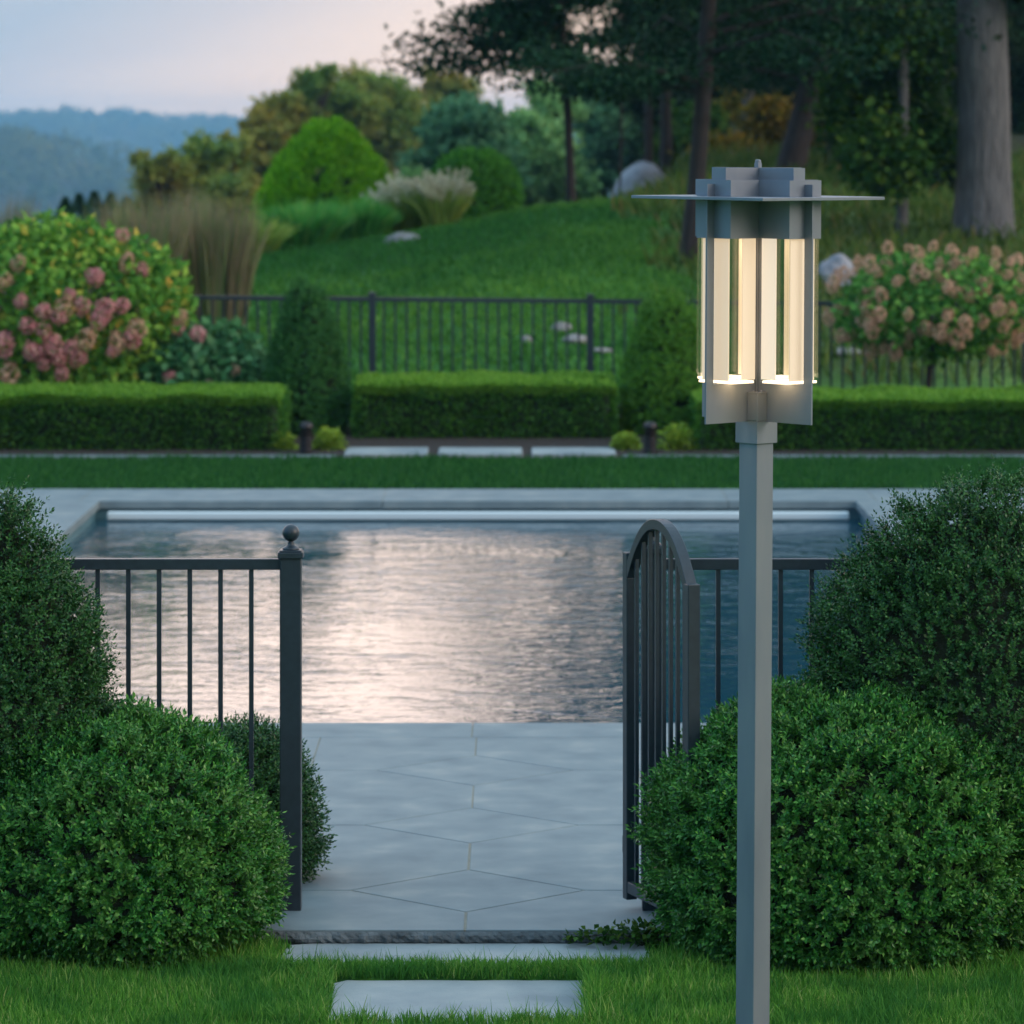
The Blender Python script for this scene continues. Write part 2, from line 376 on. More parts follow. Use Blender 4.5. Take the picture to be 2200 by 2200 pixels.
def grid_lines(vals, extra):
    s = sorted(set([round(v,4) for v in list(vals)+list(extra)]))
    return np.array(s)
xs = np.concatenate([np.linspace(-1500,-120,24), np.linspace(-100,-12,24), np.linspace(-10,10,81), np.linspace(12,100,24), np.linspace(120,1500,24)])
ys = np.concatenate([np.linspace(-300,-20,12), np.linspace(-15,11,14), np.linspace(11.5,14,26), np.linspace(15,34,20), np.linspace(35,70,71), np.linspace(72,200,65), np.linspace(210,900,50), np.linspace(950,6000,40)])
ex = [POOL[0]-.1, POOL[1]+.1, DECK[0]+.02, DECK[1]-.02, DECK[0], DECK[1]]
ey = [POOL[2]-.1, POOL[3]+.1, 13.03, 13.05, 29.35, 29.33]
for a,b,c,d in (STONE1, STONE2):
    ex += [a-.02, a-.005, b+.005, b+.02]; ey += [c-.02, c-.005, d+.005, d+.02]
xs = grid_lines(xs, ex); ys = grid_lines(ys, ey)
XX, YY = np.meshgrid(xs, ys)
ZZ = base_z(XX.ravel(), YY.ravel())
Vg = np.stack([XX.ravel(), YY.ravel(), ZZ], 1)
nx, ny = len(xs), len(ys)
ii, jj = np.meshgrid(np.arange(nx-1), np.arange(ny-1))
ii = ii.ravel(); jj = jj.ravel()
cx = (xs[ii]+xs[ii+1])/2; cy = (ys[jj]+ys[jj+1])/2
keep = ~((cx>POOL[0]-.1)&(cx<POOL[1]+.1)&(cy>POOL[2]-.1)&(cy<POOL[3]+.1))
ii = ii[keep]; jj = jj[keep]
Fg = np.stack([jj*nx+ii, jj*nx+ii+1, (jj+1)*nx+ii+1, (jj+1)*nx+ii], 1)
ground = np_mesh('ground', Vg, Fg, M['ground'], smooth=True)
tag(ground, kind='structure')

# far hills (terrain) and the woods on them
def hill(name, prof, Y0, Y1, zlow, xr, seed):
    xs = np.linspace(xr[0], xr[1], 160); ts = np.linspace(0, 1, 40)
    px, pz = zip(*prof)
    V = []
    for t in ts:
        Yv = Y0 + (Y1-Y0)*t
        top = np.interp(xs, px, pz)
        z = zlow + (top-zlow)*np.sin(min(t*1.25,1)*math.pi/2)
        V.append(np.stack([xs, np.full_like(xs, Yv), z], 1))
    V = np.concatenate(V)
    nx = len(xs); ny = len(ts)
    ii, jj = np.meshgrid(np.arange(nx-1), np.arange(ny-1)); ii=ii.ravel(); jj=jj.ravel()
    Fh = np.stack([jj*nx+ii, jj*nx+ii+1, (jj+1)*nx+ii+1, (jj+1)*nx+ii], 1)
    o = np_mesh(name, V, Fh, M['ground'], smooth=True); tag(o, kind='structure')
    return V.reshape(ny, nx, 3)

def px_prof(pts, Y):
    return [((x-1100)*Y/F, EYE-(y-HOR)*Y/F) for x, y in pts]

def hill_wood(name, H, n, leafn, tree_r, leaf, label):
    ny, nx, _ = H.shape
    P = []
    fi = rg.random(n)*(ny-1.01); fj = rg.random(n)*(nx-1.01)
    i = fi.astype(int); j = fj.astype(int)
    c = H[i, j]*(1-(fi-i))[:,None] + H[i+1, j]*(fi-i)[:,None]
    c = c + (H[i, j+1]-H[i, j])*(fj-j)[:,None]
    r = tree_r*(.6+.8*rg.random(n))
    idx = np.repeat(np.arange(n), leafn)
    d = rdir(len(idx)); d[:,2] = np.abs(d[:,2])*1.1-.15
    pos = c[idx] + d*r[idx][:,None]*(.75+.35*rg.random(len(idx)))[:,None] + np.array([0,0,1])*r[idx][:,None]*.2
    V = leaves(pos, rdir(len(idx)), leaf*(.6+.8*rg.random(len(idx))), leaf*.8, Nrm=d+.5*rdir(len(idx)))
    o = np_mesh(name, V, quads(len(idx)), M['forest_far'])
    tag(o, label, 'forest', kind='stuff')

Yf = 4300
H1 = hill('hill', [(x, z-12) for x, z in px_prof([(-3000,250),(-300,250),(0,252),(90,244),(150,240),(240,248),(330,256),(420,260),(540,262),(900,262),(1300,270),(3000,280)], Yf)], 2400, Yf*1.15, -200, (-1350, 820), 1)
hill_wood('far_forest', H1, 2600, 90, 13, 5.5, 'hazy blue wooded ridge along the horizon under the sky')
Yn = 2000
H2 = hill('hill', [(x, z-9) for x, z in px_prof([(-3000,250),(-200,270),(0,300),(90,315),(150,340),(200,372),(300,402),(420,430),(560,460),(3000,520)], Yn)], 1300, Yn*1.15, -100, (-700, 200), 2)
hill_wood('near_forest', H2, 800, 120, 10, 3.6, 'darker blue wooded slope in front of the far ridge at left')

# ------------------------------------------------------------------ terrace, pool
def offset_poly(poly, d):
    n = len(poly); out = []
    area = sum(poly[i][0]*poly[(i+1)%n][1]-poly[(i+1)%n][0]*poly[i][1] for i in range(n))
    if area < 0: poly = poly[::-1]
    lines = []
    for i in range(n):
        x0,y0 = poly[i]; x1,y1 = poly[(i+1)%n]
        dx,dy = x1-x0, y1-y0; L = math.hypot(dx,dy)
        nx_, ny_ = -dy/L, dx/L
        lines.append((nx_, ny_, nx_*x0+ny_*y0+d))
    for i in range(n):
        a1,b1,c1 = lines[i-1]; a2,b2,c2 = lines[i]
        D = a1*b2-a2*b1
        out.append(((c1*b2-c2*b1)/D, (a1*c2-a2*c1)/D))
    return out

CXD = -.16; HW = .42; HD = .385
XL, XR = -.86, .54
polys = []
rows = [13.73, 15.03, 16.33]
jl = [13.04] + rows + [17.22]
for k in range(len(jl)-1):
    y0, y1 = jl[k], jl[k+1]
    lowtip = y0+HD if k > 0 else y0
    hightip = y1-HD if k < len(jl)-2 else y1
    for s in (-1, 1):
        xe = XL if s < 0 else XR
        if k > 1: xe = XL if s < 0 else XR
        pl = [(xe, y0)]
        if k > 0: pl += [(CXD+s*HW, y0), (CXD, lowtip)]
        else: pl += [(CXD, y0)]
        if k < len(jl)-2: pl += [(CXD, hightip), (CXD+s*HW, y1)]
        else: pl += [(CXD, y1)]
        pl += [(xe, y1)]
        polys.append(pl)
for r in rows:
    polys.append([(CXD-HW, r), (CXD, r-HD), (CXD+HW, r), (CXD, r+HD)])
def grid_slabs(x0, x1, y0, y1, nx, ny):
    for i in range(nx):
        for j in range(ny):
            a = x0+(x1-x0)*i/nx; b = x0+(x1-x0)*(i+1)/nx; c = y0+(y1-y0)*j/ny; d = y0+(y1-y0)*(j+1)/ny
            polys.append([(a,c),(b,c),(b,d),(a,d)])
grid_slabs(DECK[0], XL, 15.03, 17.22, 4, 2); grid_slabs(XR, DECK[1], 15.03, 17.22, 4, 2)
# coping round the pool, its inner edge overhanging the water a little
pi = (POOL[0]+.03, POOL[1]-.03, POOL[2]+.03, POOL[3]-.03)
for a, b in ((DECK[0], -3.2), (-3.2,-1.67), (-1.67,-.18), (-.18,1.3), (1.3,2.7), (2.7,DECK[1])):
    polys.append([(a,17.22),(b,17.22),(b,pi[2]),(a,pi[2])])
for a, b in ((DECK[0], -3.2), (-3.2,-.96), (-.96,1.6), (1.6,2.7), (2.7,DECK[1])):
    polys.append([(a,pi[3]),(b,pi[3]),(b,29.35),(a,29.35)])
yy = np.linspace(pi[2], pi[3], 8)
for j in range(7):
    polys.append([(DECK[0],yy[j]),(pi[0],yy[j]),(pi[0],yy[j+1]),(DECK[0],yy[j+1])])
    polys.append([(pi[1],yy[j]),(DECK[1],yy[j]),(DECK[1],yy[j+1]),(pi[1],yy[j+1])])
mb = MB()
for p in polys:
    mb.prism(offset_poly(p, .0040 if max(q[1] for q in p) < 15.1 else .0028), -.058, 0.0)
terr = mb.build('terrace', M['stone'], bevel=.003); tag(terr, kind='structure')
# mortar bed just below the slab faces
mb = MB()
def bed(x0,x1,y0,y1,z1=-.0025,z0=-.055): mb.box(x0,x1,y0,y1,z0,z1)
bed(XL+.01,XR-.01,13.05,15.03); bed(DECK[0]+.01,DECK[1]-.01,15.034,17.6)
bed(DECK[0]+.01,pi[0]-.01,17.604,28.42); bed(pi[1]+.01,DECK[1]-.01,17.604,28.42); bed(DECK[0]+.01,DECK[1]-.01,28.424,29.34)
tag(mb.build('terrace_joints', M['mortar']), kind='structure')
mb = MB()
mb.box(XL-.01, XR+.01, 13.055, 15.0, -.4, -.062)
# rough split front edge
vs = []; fs = []
nn = 90
for i in range(nn+1):
    x = XL + (XR-XL)*i/nn
    for k in range(5):
        z = -.004 - .045*k/4
        y = 13.036 - .012*abs(math.sin(k*.8)) - rnd.random()*.012*(1 if 0<k<4 else .3)
        vs.append((x, y, z))
for i in range(nn):
    for k in range(4):
        a = i*5+k; fs.append((a, a+5, a+6, a+1))
mb.add(vs, fs)
tag(mb.build('terrace_edge', M['stone_edge']), kind='structure')

# pool shell and water
mb = MB()
a,b,c,d = POOL
mb.box(a-.15, a, c-.15, d+.15, -1.6, -.06); mb.box(b, b+.15, c-.15, d+.15, -1.6, -.06)
mb.box(a, b, c-.15, c, -1.6, -.06); mb.box(a, b, d, d+.15, -1.6, -.06)
mb.box(a, b, c, d, -1.75, -1.6)
tag(mb.build('pool_basin', M['pool_wall']), kind='structure')
mb = MB(); mb.add([(a,c,-.135),(b,c,-.135),(b,d,-.135),(a,d,-.135)], [(0,1,2,3)])
tag(mb.build('pool_water', M['water']), kind='structure')
bar = thing('pool_cover_bar', (-.26, 28.27, -.135), 'pale bar of the pool cover lying on the water along the far pool wall', 'pool cover')
mb = MB(); mb.box(-2.72, 2.74, -.05, .05, .008, .064); mb.build('bar', M['cover_bar'], bar, bevel=.01)

# stepping stones in the near lawn
def step_stone(rect, z, label):
    a,b,c,d = rect
    n = 14
    pl = []
    for i in range(n): pl.append((a+(b-a)*i/n, c+rnd.uniform(-.006,.006)))
    for i in range(5): pl.append((b+rnd.uniform(-.006,.006), c+(d-c)*(i+.5)/5))
    for i in range(n): pl.append((b-(b-a)*i/n, d+rnd.uniform(-.004,.004)))
    for i in range(5): pl.append((a+rnd.uniform(-.006,.006), d-(d-c)*(i+.5)/5))
    m = MB().prism(pl, z-.06, z)
    tag(m.build('stepping_stone', M['step'], bevel=.004), label, 'stepping stone', 'stone steps in the lawn before the gate')
step_stone((STONE1[0],STONE1[1],STONE1[2],STONE1[3]), -.042, 'long flat bluestone step directly against the terrace edge')
step_stone(STONE2, -.058, 'shorter flat bluestone step sunk in the grass nearest the viewer')

# slabs set in the planting strip beyond the pool, and the edging
for x0, x1, lab in ((742, 920, 'flat stone slab by the left path light, in the row before the middle hedge'),
                    (942, 1122, 'middle slab of the three flat stone slabs before the middle hedge'),
                    (1142, 1322, 'flat stone slab by the right path light, in the row before the middle hedge')):
    X0 = (x0-1100)*32.5/F; X1 = (x1-1100)*32.5/F
    m = MB().box(X0, X1, 32.20, 32.95, -.02, .035)
    tag(m.build('stone_slab', M['step'], bevel=.01), lab, 'stone slab', 'slabs before the middle hedge')
for (x0, x1) in ((-7.5, -1.48), (.93, 7.5)):
    m = MB().box(x0, x1, 32.12, 32.24, -.02, .02)
    tag(m.build('path_edging', M['stone'], bevel=.004), kind='structure')
m = MB(); m.add([(-9,32.14,-.004),(9,32.14,-.004),(9,36.4,.0),(-9,36.4,.0)], [(0,1,2,3)])
# keep the soil above the sloping lawn sheet
m.v = [(x, y, (.0 if y < 34 else g1(x,36.4)+.01)) for x, y, z in m.v]
tag(m.build('planting_bed', M['soil']), kind='structure')
m = MB()
m.box(DECK[0], XL-.01, 13.0, 15.02, -.2, -.012); m.box(XR+.01, DECK[1], 13.0, 15.02, -.2, -.012)
tag(m.build('planting_bed', M['soil']), kind='structure')

# ------------------------------------------------------------------ lawn blades
def blades(name, n, xr, yr, h, w, zf, mat, keep=None, lean=.45, label=None, hmul=None):
    X = rg.uniform(xr[0], xr[1], n); Y = rg.uniform(yr[0], yr[1], n)
    if keep is not None:
        k = keep(X, Y); X = X[k]; Y = Y[k]; n = len(X)
    Z = zf(X, Y)
    P = np.stack([X,Y,Z],1)
    hh = h*(.45+.75*rg.random(n)+.5*(rg.random(n)>.93))*(1+.25*lump(P,3.0))
    az = rg.uniform(0, 2*math.pi, n)
    S = np.stack([np.cos(az), np.sin(az), np.zeros(n)],1)
    la = rg.uniform(0, 2*math.pi, n); ln = lean*rg.random(n)**.8
    Ld = np.stack([np.cos(la)*ln, np.sin(la)*ln, np.ones(n)],1)
    ww = w*(.6+.8*rg.random(n))
    hh = hh*hmul(P) if hmul else hh
    V = np.empty((n,6,3))
    V[:,0]=P-S*ww[:,None]*.5; V[:,1]=P+S*ww[:,None]*.5
    mid = P+unit(Ld)*hh[:,None]*.55
    V[:,2]=mid-S*ww[:,None]*.42; V[:,3]=mid+S*ww[:,None]*.42
    Lt = np.stack([np.cos(la)*ln*2.3, np.sin(la)*ln*2.3, np.ones(n)],1)
    tip = mid+unit(Lt)*hh[:,None]*.5
    V[:,4]=tip-S*ww[:,None]*.06; V[:,5]=tip+S*ww[:,None]*.06
    b = np.arange(n)[:,None]*6
    Fq = np.concatenate([b+np.array([[0,1,3,2]]), b+np.array([[2,3,5,4]])],0)
    o = np_mesh(name, V.reshape(-1,3), Fq, mat)
    tag(o, label, 'grass', kind='stuff')

def near_keep(X, Y):
    k = np.ones(len(X), bool)
    for a,b,c,d in (STONE1, STONE2):
        e = .012*np.sin(X*37)+.01*np.sin(X*91)
        k &= ~((X>a+.01+.02*np.sin(Y*70))&(X<b-.01)&(Y>c+.012+e)&(Y<d+.002))
    k &= ~((X>XL)&(X<XR)&(Y>13.02))
    return k
blades('grass', 200000, (-3.5, 3.5), (11.3, 13.03), .046, .0040, lambda X,Y: base_z(X,Y)*0-.047, M['grass'], near_keep, hmul=lambda P: np.where((P[:,0]>-.80)&(P[:,0]<.5)&(P[:,1]>12.5), .62, 1.0), label='short mown green lawn grass in front of the box bushes')
def edge_keep(X, Y):
    k = near_keep(X, Y) & (X > -.95) & (X < .65)
    d = np.minimum(np.abs(Y-STONE2[2]), np.minimum(np.abs(Y-STONE1[2]), np.abs(Y-STONE2[3]-.05)))
    d2 = np.minimum(np.abs(X-STONE2[0]), np.abs(X-STONE2[1]))
    k &= ~((Y < 12.2) & (X > STONE2[0]+.05) & (X < STONE2[1]-.05) & (np.sin(X*23)+np.sin(X*61+2)*.8+np.sin(X*9) < -.35))
    return k & ((d < .06) | ((d2 < .06) & (Y < STONE2[3])))
blades('edge_grass', 40000, (-1.0, .7), (11.8, 12.9), .068, .0036, lambda X,Y: base_z(X,Y)*0-.055, M['grass'], edge_keep, hmul=lambda P: np.where((P[:,1]>12.62), .6, 1.0), lean=.8, label='longer untrimmed grass blades hanging over the edges of the stone steps')
blades('lawn_grass', 60000, (-6.2, 6.2), (29.37, 32.1), .05, .012, lambda X,Y: gz(X,Y)-.014, M['grass_strip'], lean=.3, label='strip of green lawn between the pool coping and the hedges')
blades('slope_grass', 90000, (-7.5, 8.5), (36.4, 53.5), .07, .03, lambda X,Y: base_z(X,Y), M['grass_far'], keep=lambda X,Y: X < 1.7+lump(np.stack([X,Y,X*0],1),1.0)*.8, lean=.5, label='mown grass on the slope beyond the far fence')
blades('wild_grass', 34000, (1, 14), (37, 66), .22, .03, lambda X,Y: base_z(X,Y), M['wild'], keep=lambda X,Y: X > 1.7+lump(np.stack([X,Y,X*0],1),1.0)*.8-np.clip((Y-50)*.12,0,1.5), lean=.9, label='rough unmown grass under the trees on the right')

# ------------------------------------------------------------------ fences and gate
def fence_post(parent, x, y, z0, z1, w, ball=True):
    m = MB().box(x-w/2, x+w/2, y-w/2, y+w/2, z0, z1)
    p = m.build('post', M['fence'], parent, bevel=.004)
    c = MB()
    c.box(x-w/2-.007, x+w/2+.007, y-w/2-.007, y+w/2+.007, z1-.016, z1+.006)
    c.box(x-w/2-.002, x+w/2+.002, y-w/2-.002, y+w/2+.002, z1+.006, z1+.012)
    if ball:
        c.lathe([(.030,.012),(.030,.018),(.018,.024),(.012,.030),(.010,.042)], 20, x, y, z1)
    c.build('post_cap', M['fence'], p, bevel=.003)
    if ball:
        r = .030
        pr = [(max(.004, r*math.sin(math.pi*t/14)), z1+.040+r-r*math.cos(math.pi*t/14)) for t in range(15)]
        MB().lathe(pr, 28, x, y, 0).build('ball_finial', M['fence'], p, smooth=True)
    return p

YF = 13.4; S1 = F/YF
def run(parent, x0, x1, xsb, y, ztop, zbot, bw, rail_h, rail_d):
    MB().box(x0, x1, y-rail_d/2, y+rail_d/2, ztop-rail_h, ztop).build('top_rail', M['fence'], parent, bevel=.002)
    MB().box(x0, x1, y-rail_d/2, y+rail_d/2, zbot, zbot+rail_h).build('bottom_rail', M['fence'], parent, bevel=.002)
    for x in xsb:
        MB().box(x-bw/2, x+bw/2, y-bw/2, y+bw/2, zbot+rail_h, ztop-rail_h).build('baluster', M['fence'], parent)

ztop = EYE-(1200-HOR)/S1
fl = thing('metal_fence', (0,0,0), 'dark metal fence with ball topped gate post on the left of the open gate', 'fence', 'garden fence either side of the gate')
XPL = (625-1100)/S1
xb = [(540-66.0*k-1100)/S1 for k in range(22)]
run(fl, xb[-1]-.1, XPL-.0375, xb, YF, ztop, .08, .016, .038, .034)
fence_post(fl, XPL, YF, -.01, EYE-(1188-HOR)/S1, .074)
fence_post(fl, xb[-1]-.135, YF, -.05, EYE-(1188-HOR)/S1, .074)
fr = thing('metal_fence', (0,0,0), 'dark metal fence behind the lamp post, running right from the open gate into the bush', 'fence', 'garden fence either side of the gate')
XPR = (1402-1100)/S1
xb = [(1543+67*k-1100)/S1 for k in range(-1, 20)]
run(fr, XPR+.0375, xb[-1]+.1, xb, YF, ztop, .08, .016, .038, .034)
fence_post(fr, XPR, YF, -.01, EYE-(1178-HOR)/S1, .074)
fence_post(fr, xb[-1]+.135, YF, -.05, EYE-(1188-HOR)/S1, .074)

# open arched gate, local x runs from hinge to free end
gh = Vector((.412, 13.40, 0)); ge = Vector((.6035, 12.86, 0))
gd = ge-gh; GW = gd.length
gate = thing('garden_gate', gh, 'open arched dark metal gate with vertical bars swung towards the viewer', 'gate', rz=math.atan2(gd.y, gd.x))
zs = .035
MB().box(-.02, .02, -.02, .02, zs, 1.246).build('stile', M['fence'], gate, bevel=.003)
MB().box(GW-.02, GW+.02, -.022, .022, zs, 1.198).build('stile', M['fence'], gate, bevel=.003)
MB().box(.02, GW-.02, -.018, .018, .06, .10).build('bottom_rail', M['fence'], gate, bevel=.002)
def arch_z(x):
    t = (x/GW)*2-1
    return 1.165 + .205*math.sqrt(max(0, 1-(abs(t)**2.0)))
vs=[]; fs=[]
n=40
for i in range(n+1):
    th = math.pi*i/n
    x = GW/2 - (GW/2-.005)*math.cos(th); t=-math.cos(th); z = 1.165+.205*(1-abs(t)**2.2)
    tx, tz = (GW/2), -.205*2.2*abs(t)**1.2*(1 if t>0 else -1); L=math.hypot(tx,tz); nx_,nz_=-tz/L, tx/L
    for (o, s) in ((.017,-.019),(.017,.019),(-.017,.019),(-.017,-.019)):
        vs.append((x+nx_*o, s, z+nz_*o))
for i in range(n):
    for k in range(4):
        a=i*4+k; b_=i*4+(k+1)%4; fs.append((a,b_,b_+4,a+4))
fs.append((0,1,2,3)); fs.append((n*4+3,n*4+2,n*4+1,n*4))
MB().add(vs,fs).build('arched_top_rail', M['fence'], gate, bevel=.002)
nb = 8
for k in range(nb):
    x = GW*(k+1)/(nb+1)
    t = (x-GW/2)/(GW/2-.005); z = 1.165+.205*(1-abs(t)**2.2)-.012
    MB().box(x-.0065, x+.0065, -.0065, .0065, .10, z).build('baluster', M['fence'], gate)
for z in (.22, 1.02):
    MB().box(-.045, -.02, -.012, .012, z-.03, z+.03).build('hinge', M['fence'], gate, bevel=.003)

# far fence
YB = 35.6; SB = F/YB
farf = thing('metal_fence', (0,YB,0), 'long dark metal pool fence crossing behind the hedges beyond the pool', 'fence')
def zt(x): return 1.20 - (x-(800-1100)/SB)*.0
slope = -.0095
posts = [ (800+468*k-1100)/SB for k in range(-4, 6)]
x0, x1 = posts[0], posts[-1]
zc = lambda x: 1.205 + slope*(x+1.3)
for i in range(len(posts)-1):
    a, b = posts[i]+.032, posts[i+1]-.032
    m = MB()
    for (h0, h1) in ((-.04, 0), (-1.10, -1.065)):
        vs = [(a,-.019,zc(a)+h0),(b,-.019,zc(b)+h0),(b,.019,zc(b)+h0),(a,.019,zc(a)+h0),(a,-.019,zc(a)+h1),(b,-.019,zc(b)+h1),(b,.019,zc(b)+h1),(a,.019,zc(a)+h1)]
        m2 = MB().add(vs, [(0,3,2,1),(4,5,6,7),(0,1,5,4),(1,2,6,5),(2,3,7,6),(3,0,4,7)])
        m2.build('top_rail' if h1 == 0 else 'bottom_rail', M['fence'], farf)
far_bars = []
for i in range(len(posts)-1):
    a, b = posts[i], posts[i+1]
    nbar = 18
    for k in range(1, nbar+1):
        far_bars.append(a+(b-a)*k/(nbar+1))
far_bars.sort(key=lambda x: abs(x))
for x in far_bars[:100]:
    MB().box(x-.010, x+.010, -.010, .010, zc(x)-1.065, zc(x)-.04).build('baluster', M['fence'], farf)
m = MB()
for x in far_bars[100:]:
    m.box(x-.010, x+.010, -.010, .010, zc(x)-1.065, zc(x)-.04)
tag(m.build('balusters', M['fence'], farf), kind='stuff')
for x in posts:
    p = MB().box(x-.032, x+.032, -.032, .032, -.15, zc(x)+.03).build('post', M['fence'], farf, bevel=.004)
    MB().box(x-.037, x+.037, -.037, .037, zc(x)+.03, zc(x)+.045).build('post_cap', M['fence'], p, bevel=.004)

# ------------------------------------------------------------------ the lamp
YL = 11.4; SL = F/YL
def lz(y): return EYE-(y-HOR)/SL
lamp = thing('post_lantern', ((1616.5-1100)/SL, YL, -.05), 'tall grey square post lantern with flat square roof and lit frosted glass columns', 'post lamp')
lamp.rotation_euler = (0, math.radians(.36), 0)
LZ0 = -.05
k0 = 723.0/687.0   # all plan sizes below were measured at 687 px per metre
def sz(v): return v/k0
hd = bpy.data.objects.new('lantern_head', None)
R45 = Matrix.Rotation(math.radians(45+1.5), 4, 'Z')
class LB(MB):
    """local frame: u to the front right, v to the front left, plan turned 45 degrees"""
    def fin(self):
        # (u,v) -> rotate so +u points front-right (x>0,y<0), +v front-left (x<0,y<0)
        a = math.radians(-1.5); ca, sa = math.cos(a), math.sin(a)
        q = 1/math.sqrt(2); out = []
        for (u, v, z) in self.v:
            x = (u-v)*q; y = -(u+v)*q
            out.append((x*ca-y*sa, x*sa+y*ca, z-LZ0))
        self.v = out
        self.f = [f[::-1] for f in self.f]
        return self
def lbox(u0,u1,v0,v1,z0,z1): return LB().box(sz(u0),sz(u1),sz(v0),sz(v1),z0,z1)
lm = M['lamp_metal']
h = .038
post = lbox(-h,h,-h,h,-.2,lz(949)).fin().build('post', lm, lamp, bevel=.003)
hc = .0465
collar = lbox(-hc,hc,-hc,hc,lz(951),lz(902)).fin().build('collar', lm, lamp, bevel=.0015)
for su, sv in ((1,1),(1,-1),(-1,1),(-1,-1)):
    us = sorted((su*.0035, su*hc)); vs_ = sorted((sv*.0035, sv*hc))
    st = lbox(us[0],us[1],vs_[0],vs_[1],lz(901.5),lz(843)).fin().build('socket_tube', lm, collar, bevel=.001)
    e = .0015
    lbox(us[0]-e if su<0 else us[0],us[1]+e if su>0 else us[1],vs_[0]-e if sv<0 else vs_[0],vs_[1]+e if sv>0 else vs_[1],lz(843),lz(840.5)).fin().build('tube_cap', lm, st)
    for b_ in (.32,.72):
        s2 = LB().lathe([(.003,0),(.003,.004),(.0015,.0055)], 10, sz(us[0]+(us[1]-us[0])*b_), sz(vs_[0]+(vs_[1]-vs_[0])*(1-b_)), lz(840.5)).fin()
        s2.build('screw', lm, st)
# crossed fin plates: lower panel, outer upright, centre upright
RF = .232; t = .0032
def arm_box(k, r0, r1, w0, w1, z0, z1):
    """arm k (0 +u,1 +v,2 -u,3 -v): r along the arm, w across"""
    if k == 0: return lbox(r0,r1,w0,w1,z0,z1)
    if k == 1: return lbox(-w1,-w0,r0,r1,z0,z1)
    if k == 2: return lbox(-r1,-r0,-w1,-w0,z0,z1)
    return lbox(w0,w1,-r1,-r0,z0,z1)
zF0, zF1 = lz(904), lz(820)
zArm0, zArm1 = lz(510), lz(386)
for k in range(4):
    b_ = arm_box(k, .010, RF, -t, t, zF0, zF1)
    o_ = arm_box(k, .200, RF, -t, t, zF1, zArm1-.012)
    c_ = arm_box(k, .0085, .019, -t, t, zF1, zArm0)
    b_.add(o_.v, o_.f); b_.add(c_.v, c_.f)
    fin = b_.fin().build('fin_plate', lm, lamp)
lbox(-.0085,.0085,-.0085,.0085,lz(899),lz(350)).fin().build('centre_rod', lm, lamp, bevel=.001)
# plus-shaped head below and above the roof, built as one hollow prism of plate
def plus(L, a):
    p = [(L,-a),(L,a),(a,a),(a,L),(-a,L),(-a,a),(-L,a),(-L,-a),(-a,-a),(-a,-L),(a,-L),(a,-a)]
    return [(sz(x),sz(y)) for x,y in p]
def plus_shell(L, a, z0, z1, th=.004):
    m = LB(); o = plus(L,a); i = plus(L-th, a-th); n = 12
    vs = [(x,y,z0) for x,y in o]+[(x,y,z1) for x,y in o]+[(x,y,z0) for x,y in i]+[(x,y,z1) for x,y in i]
    fs = []
    for q in range(n):
        r = (q+1)%n
        fs += [(q,r,n+r,n+q),(2*n+r,2*n+q,3*n+q,3*n+r),(q,2*n+q,2*n+r,r),(n+q,n+r,3*n+r,3*n+q)]
    return m.add(vs, fs)
head = plus_shell(.2005, .0725, zArm0, lz(428)).fin().build('lower_hood', lm, lamp)
roof = lbox(-.28,.28,-.28,.28,lz(428)+.0005,lz(421)).fin().build('roof_plate', lm, lamp, bevel=.001)
plus_shell(.2005, .0725, lz(421)+.0005, zArm1).fin().build('upper_hood', lm, lamp)
LB().prism(plus(.196,.068), lz(392), lz(390)).fin().build('hood_lid', lm, lamp)
plus_shell(.174, .026, lz(386.5), lz(360), .0035).fin().build('top_vent', lm, lamp)
LB().lathe([(.009,0),(.009,.022),(.004,.024)], 20, 0, 0, lz(360)).fin().build('finial', lm, lamp)
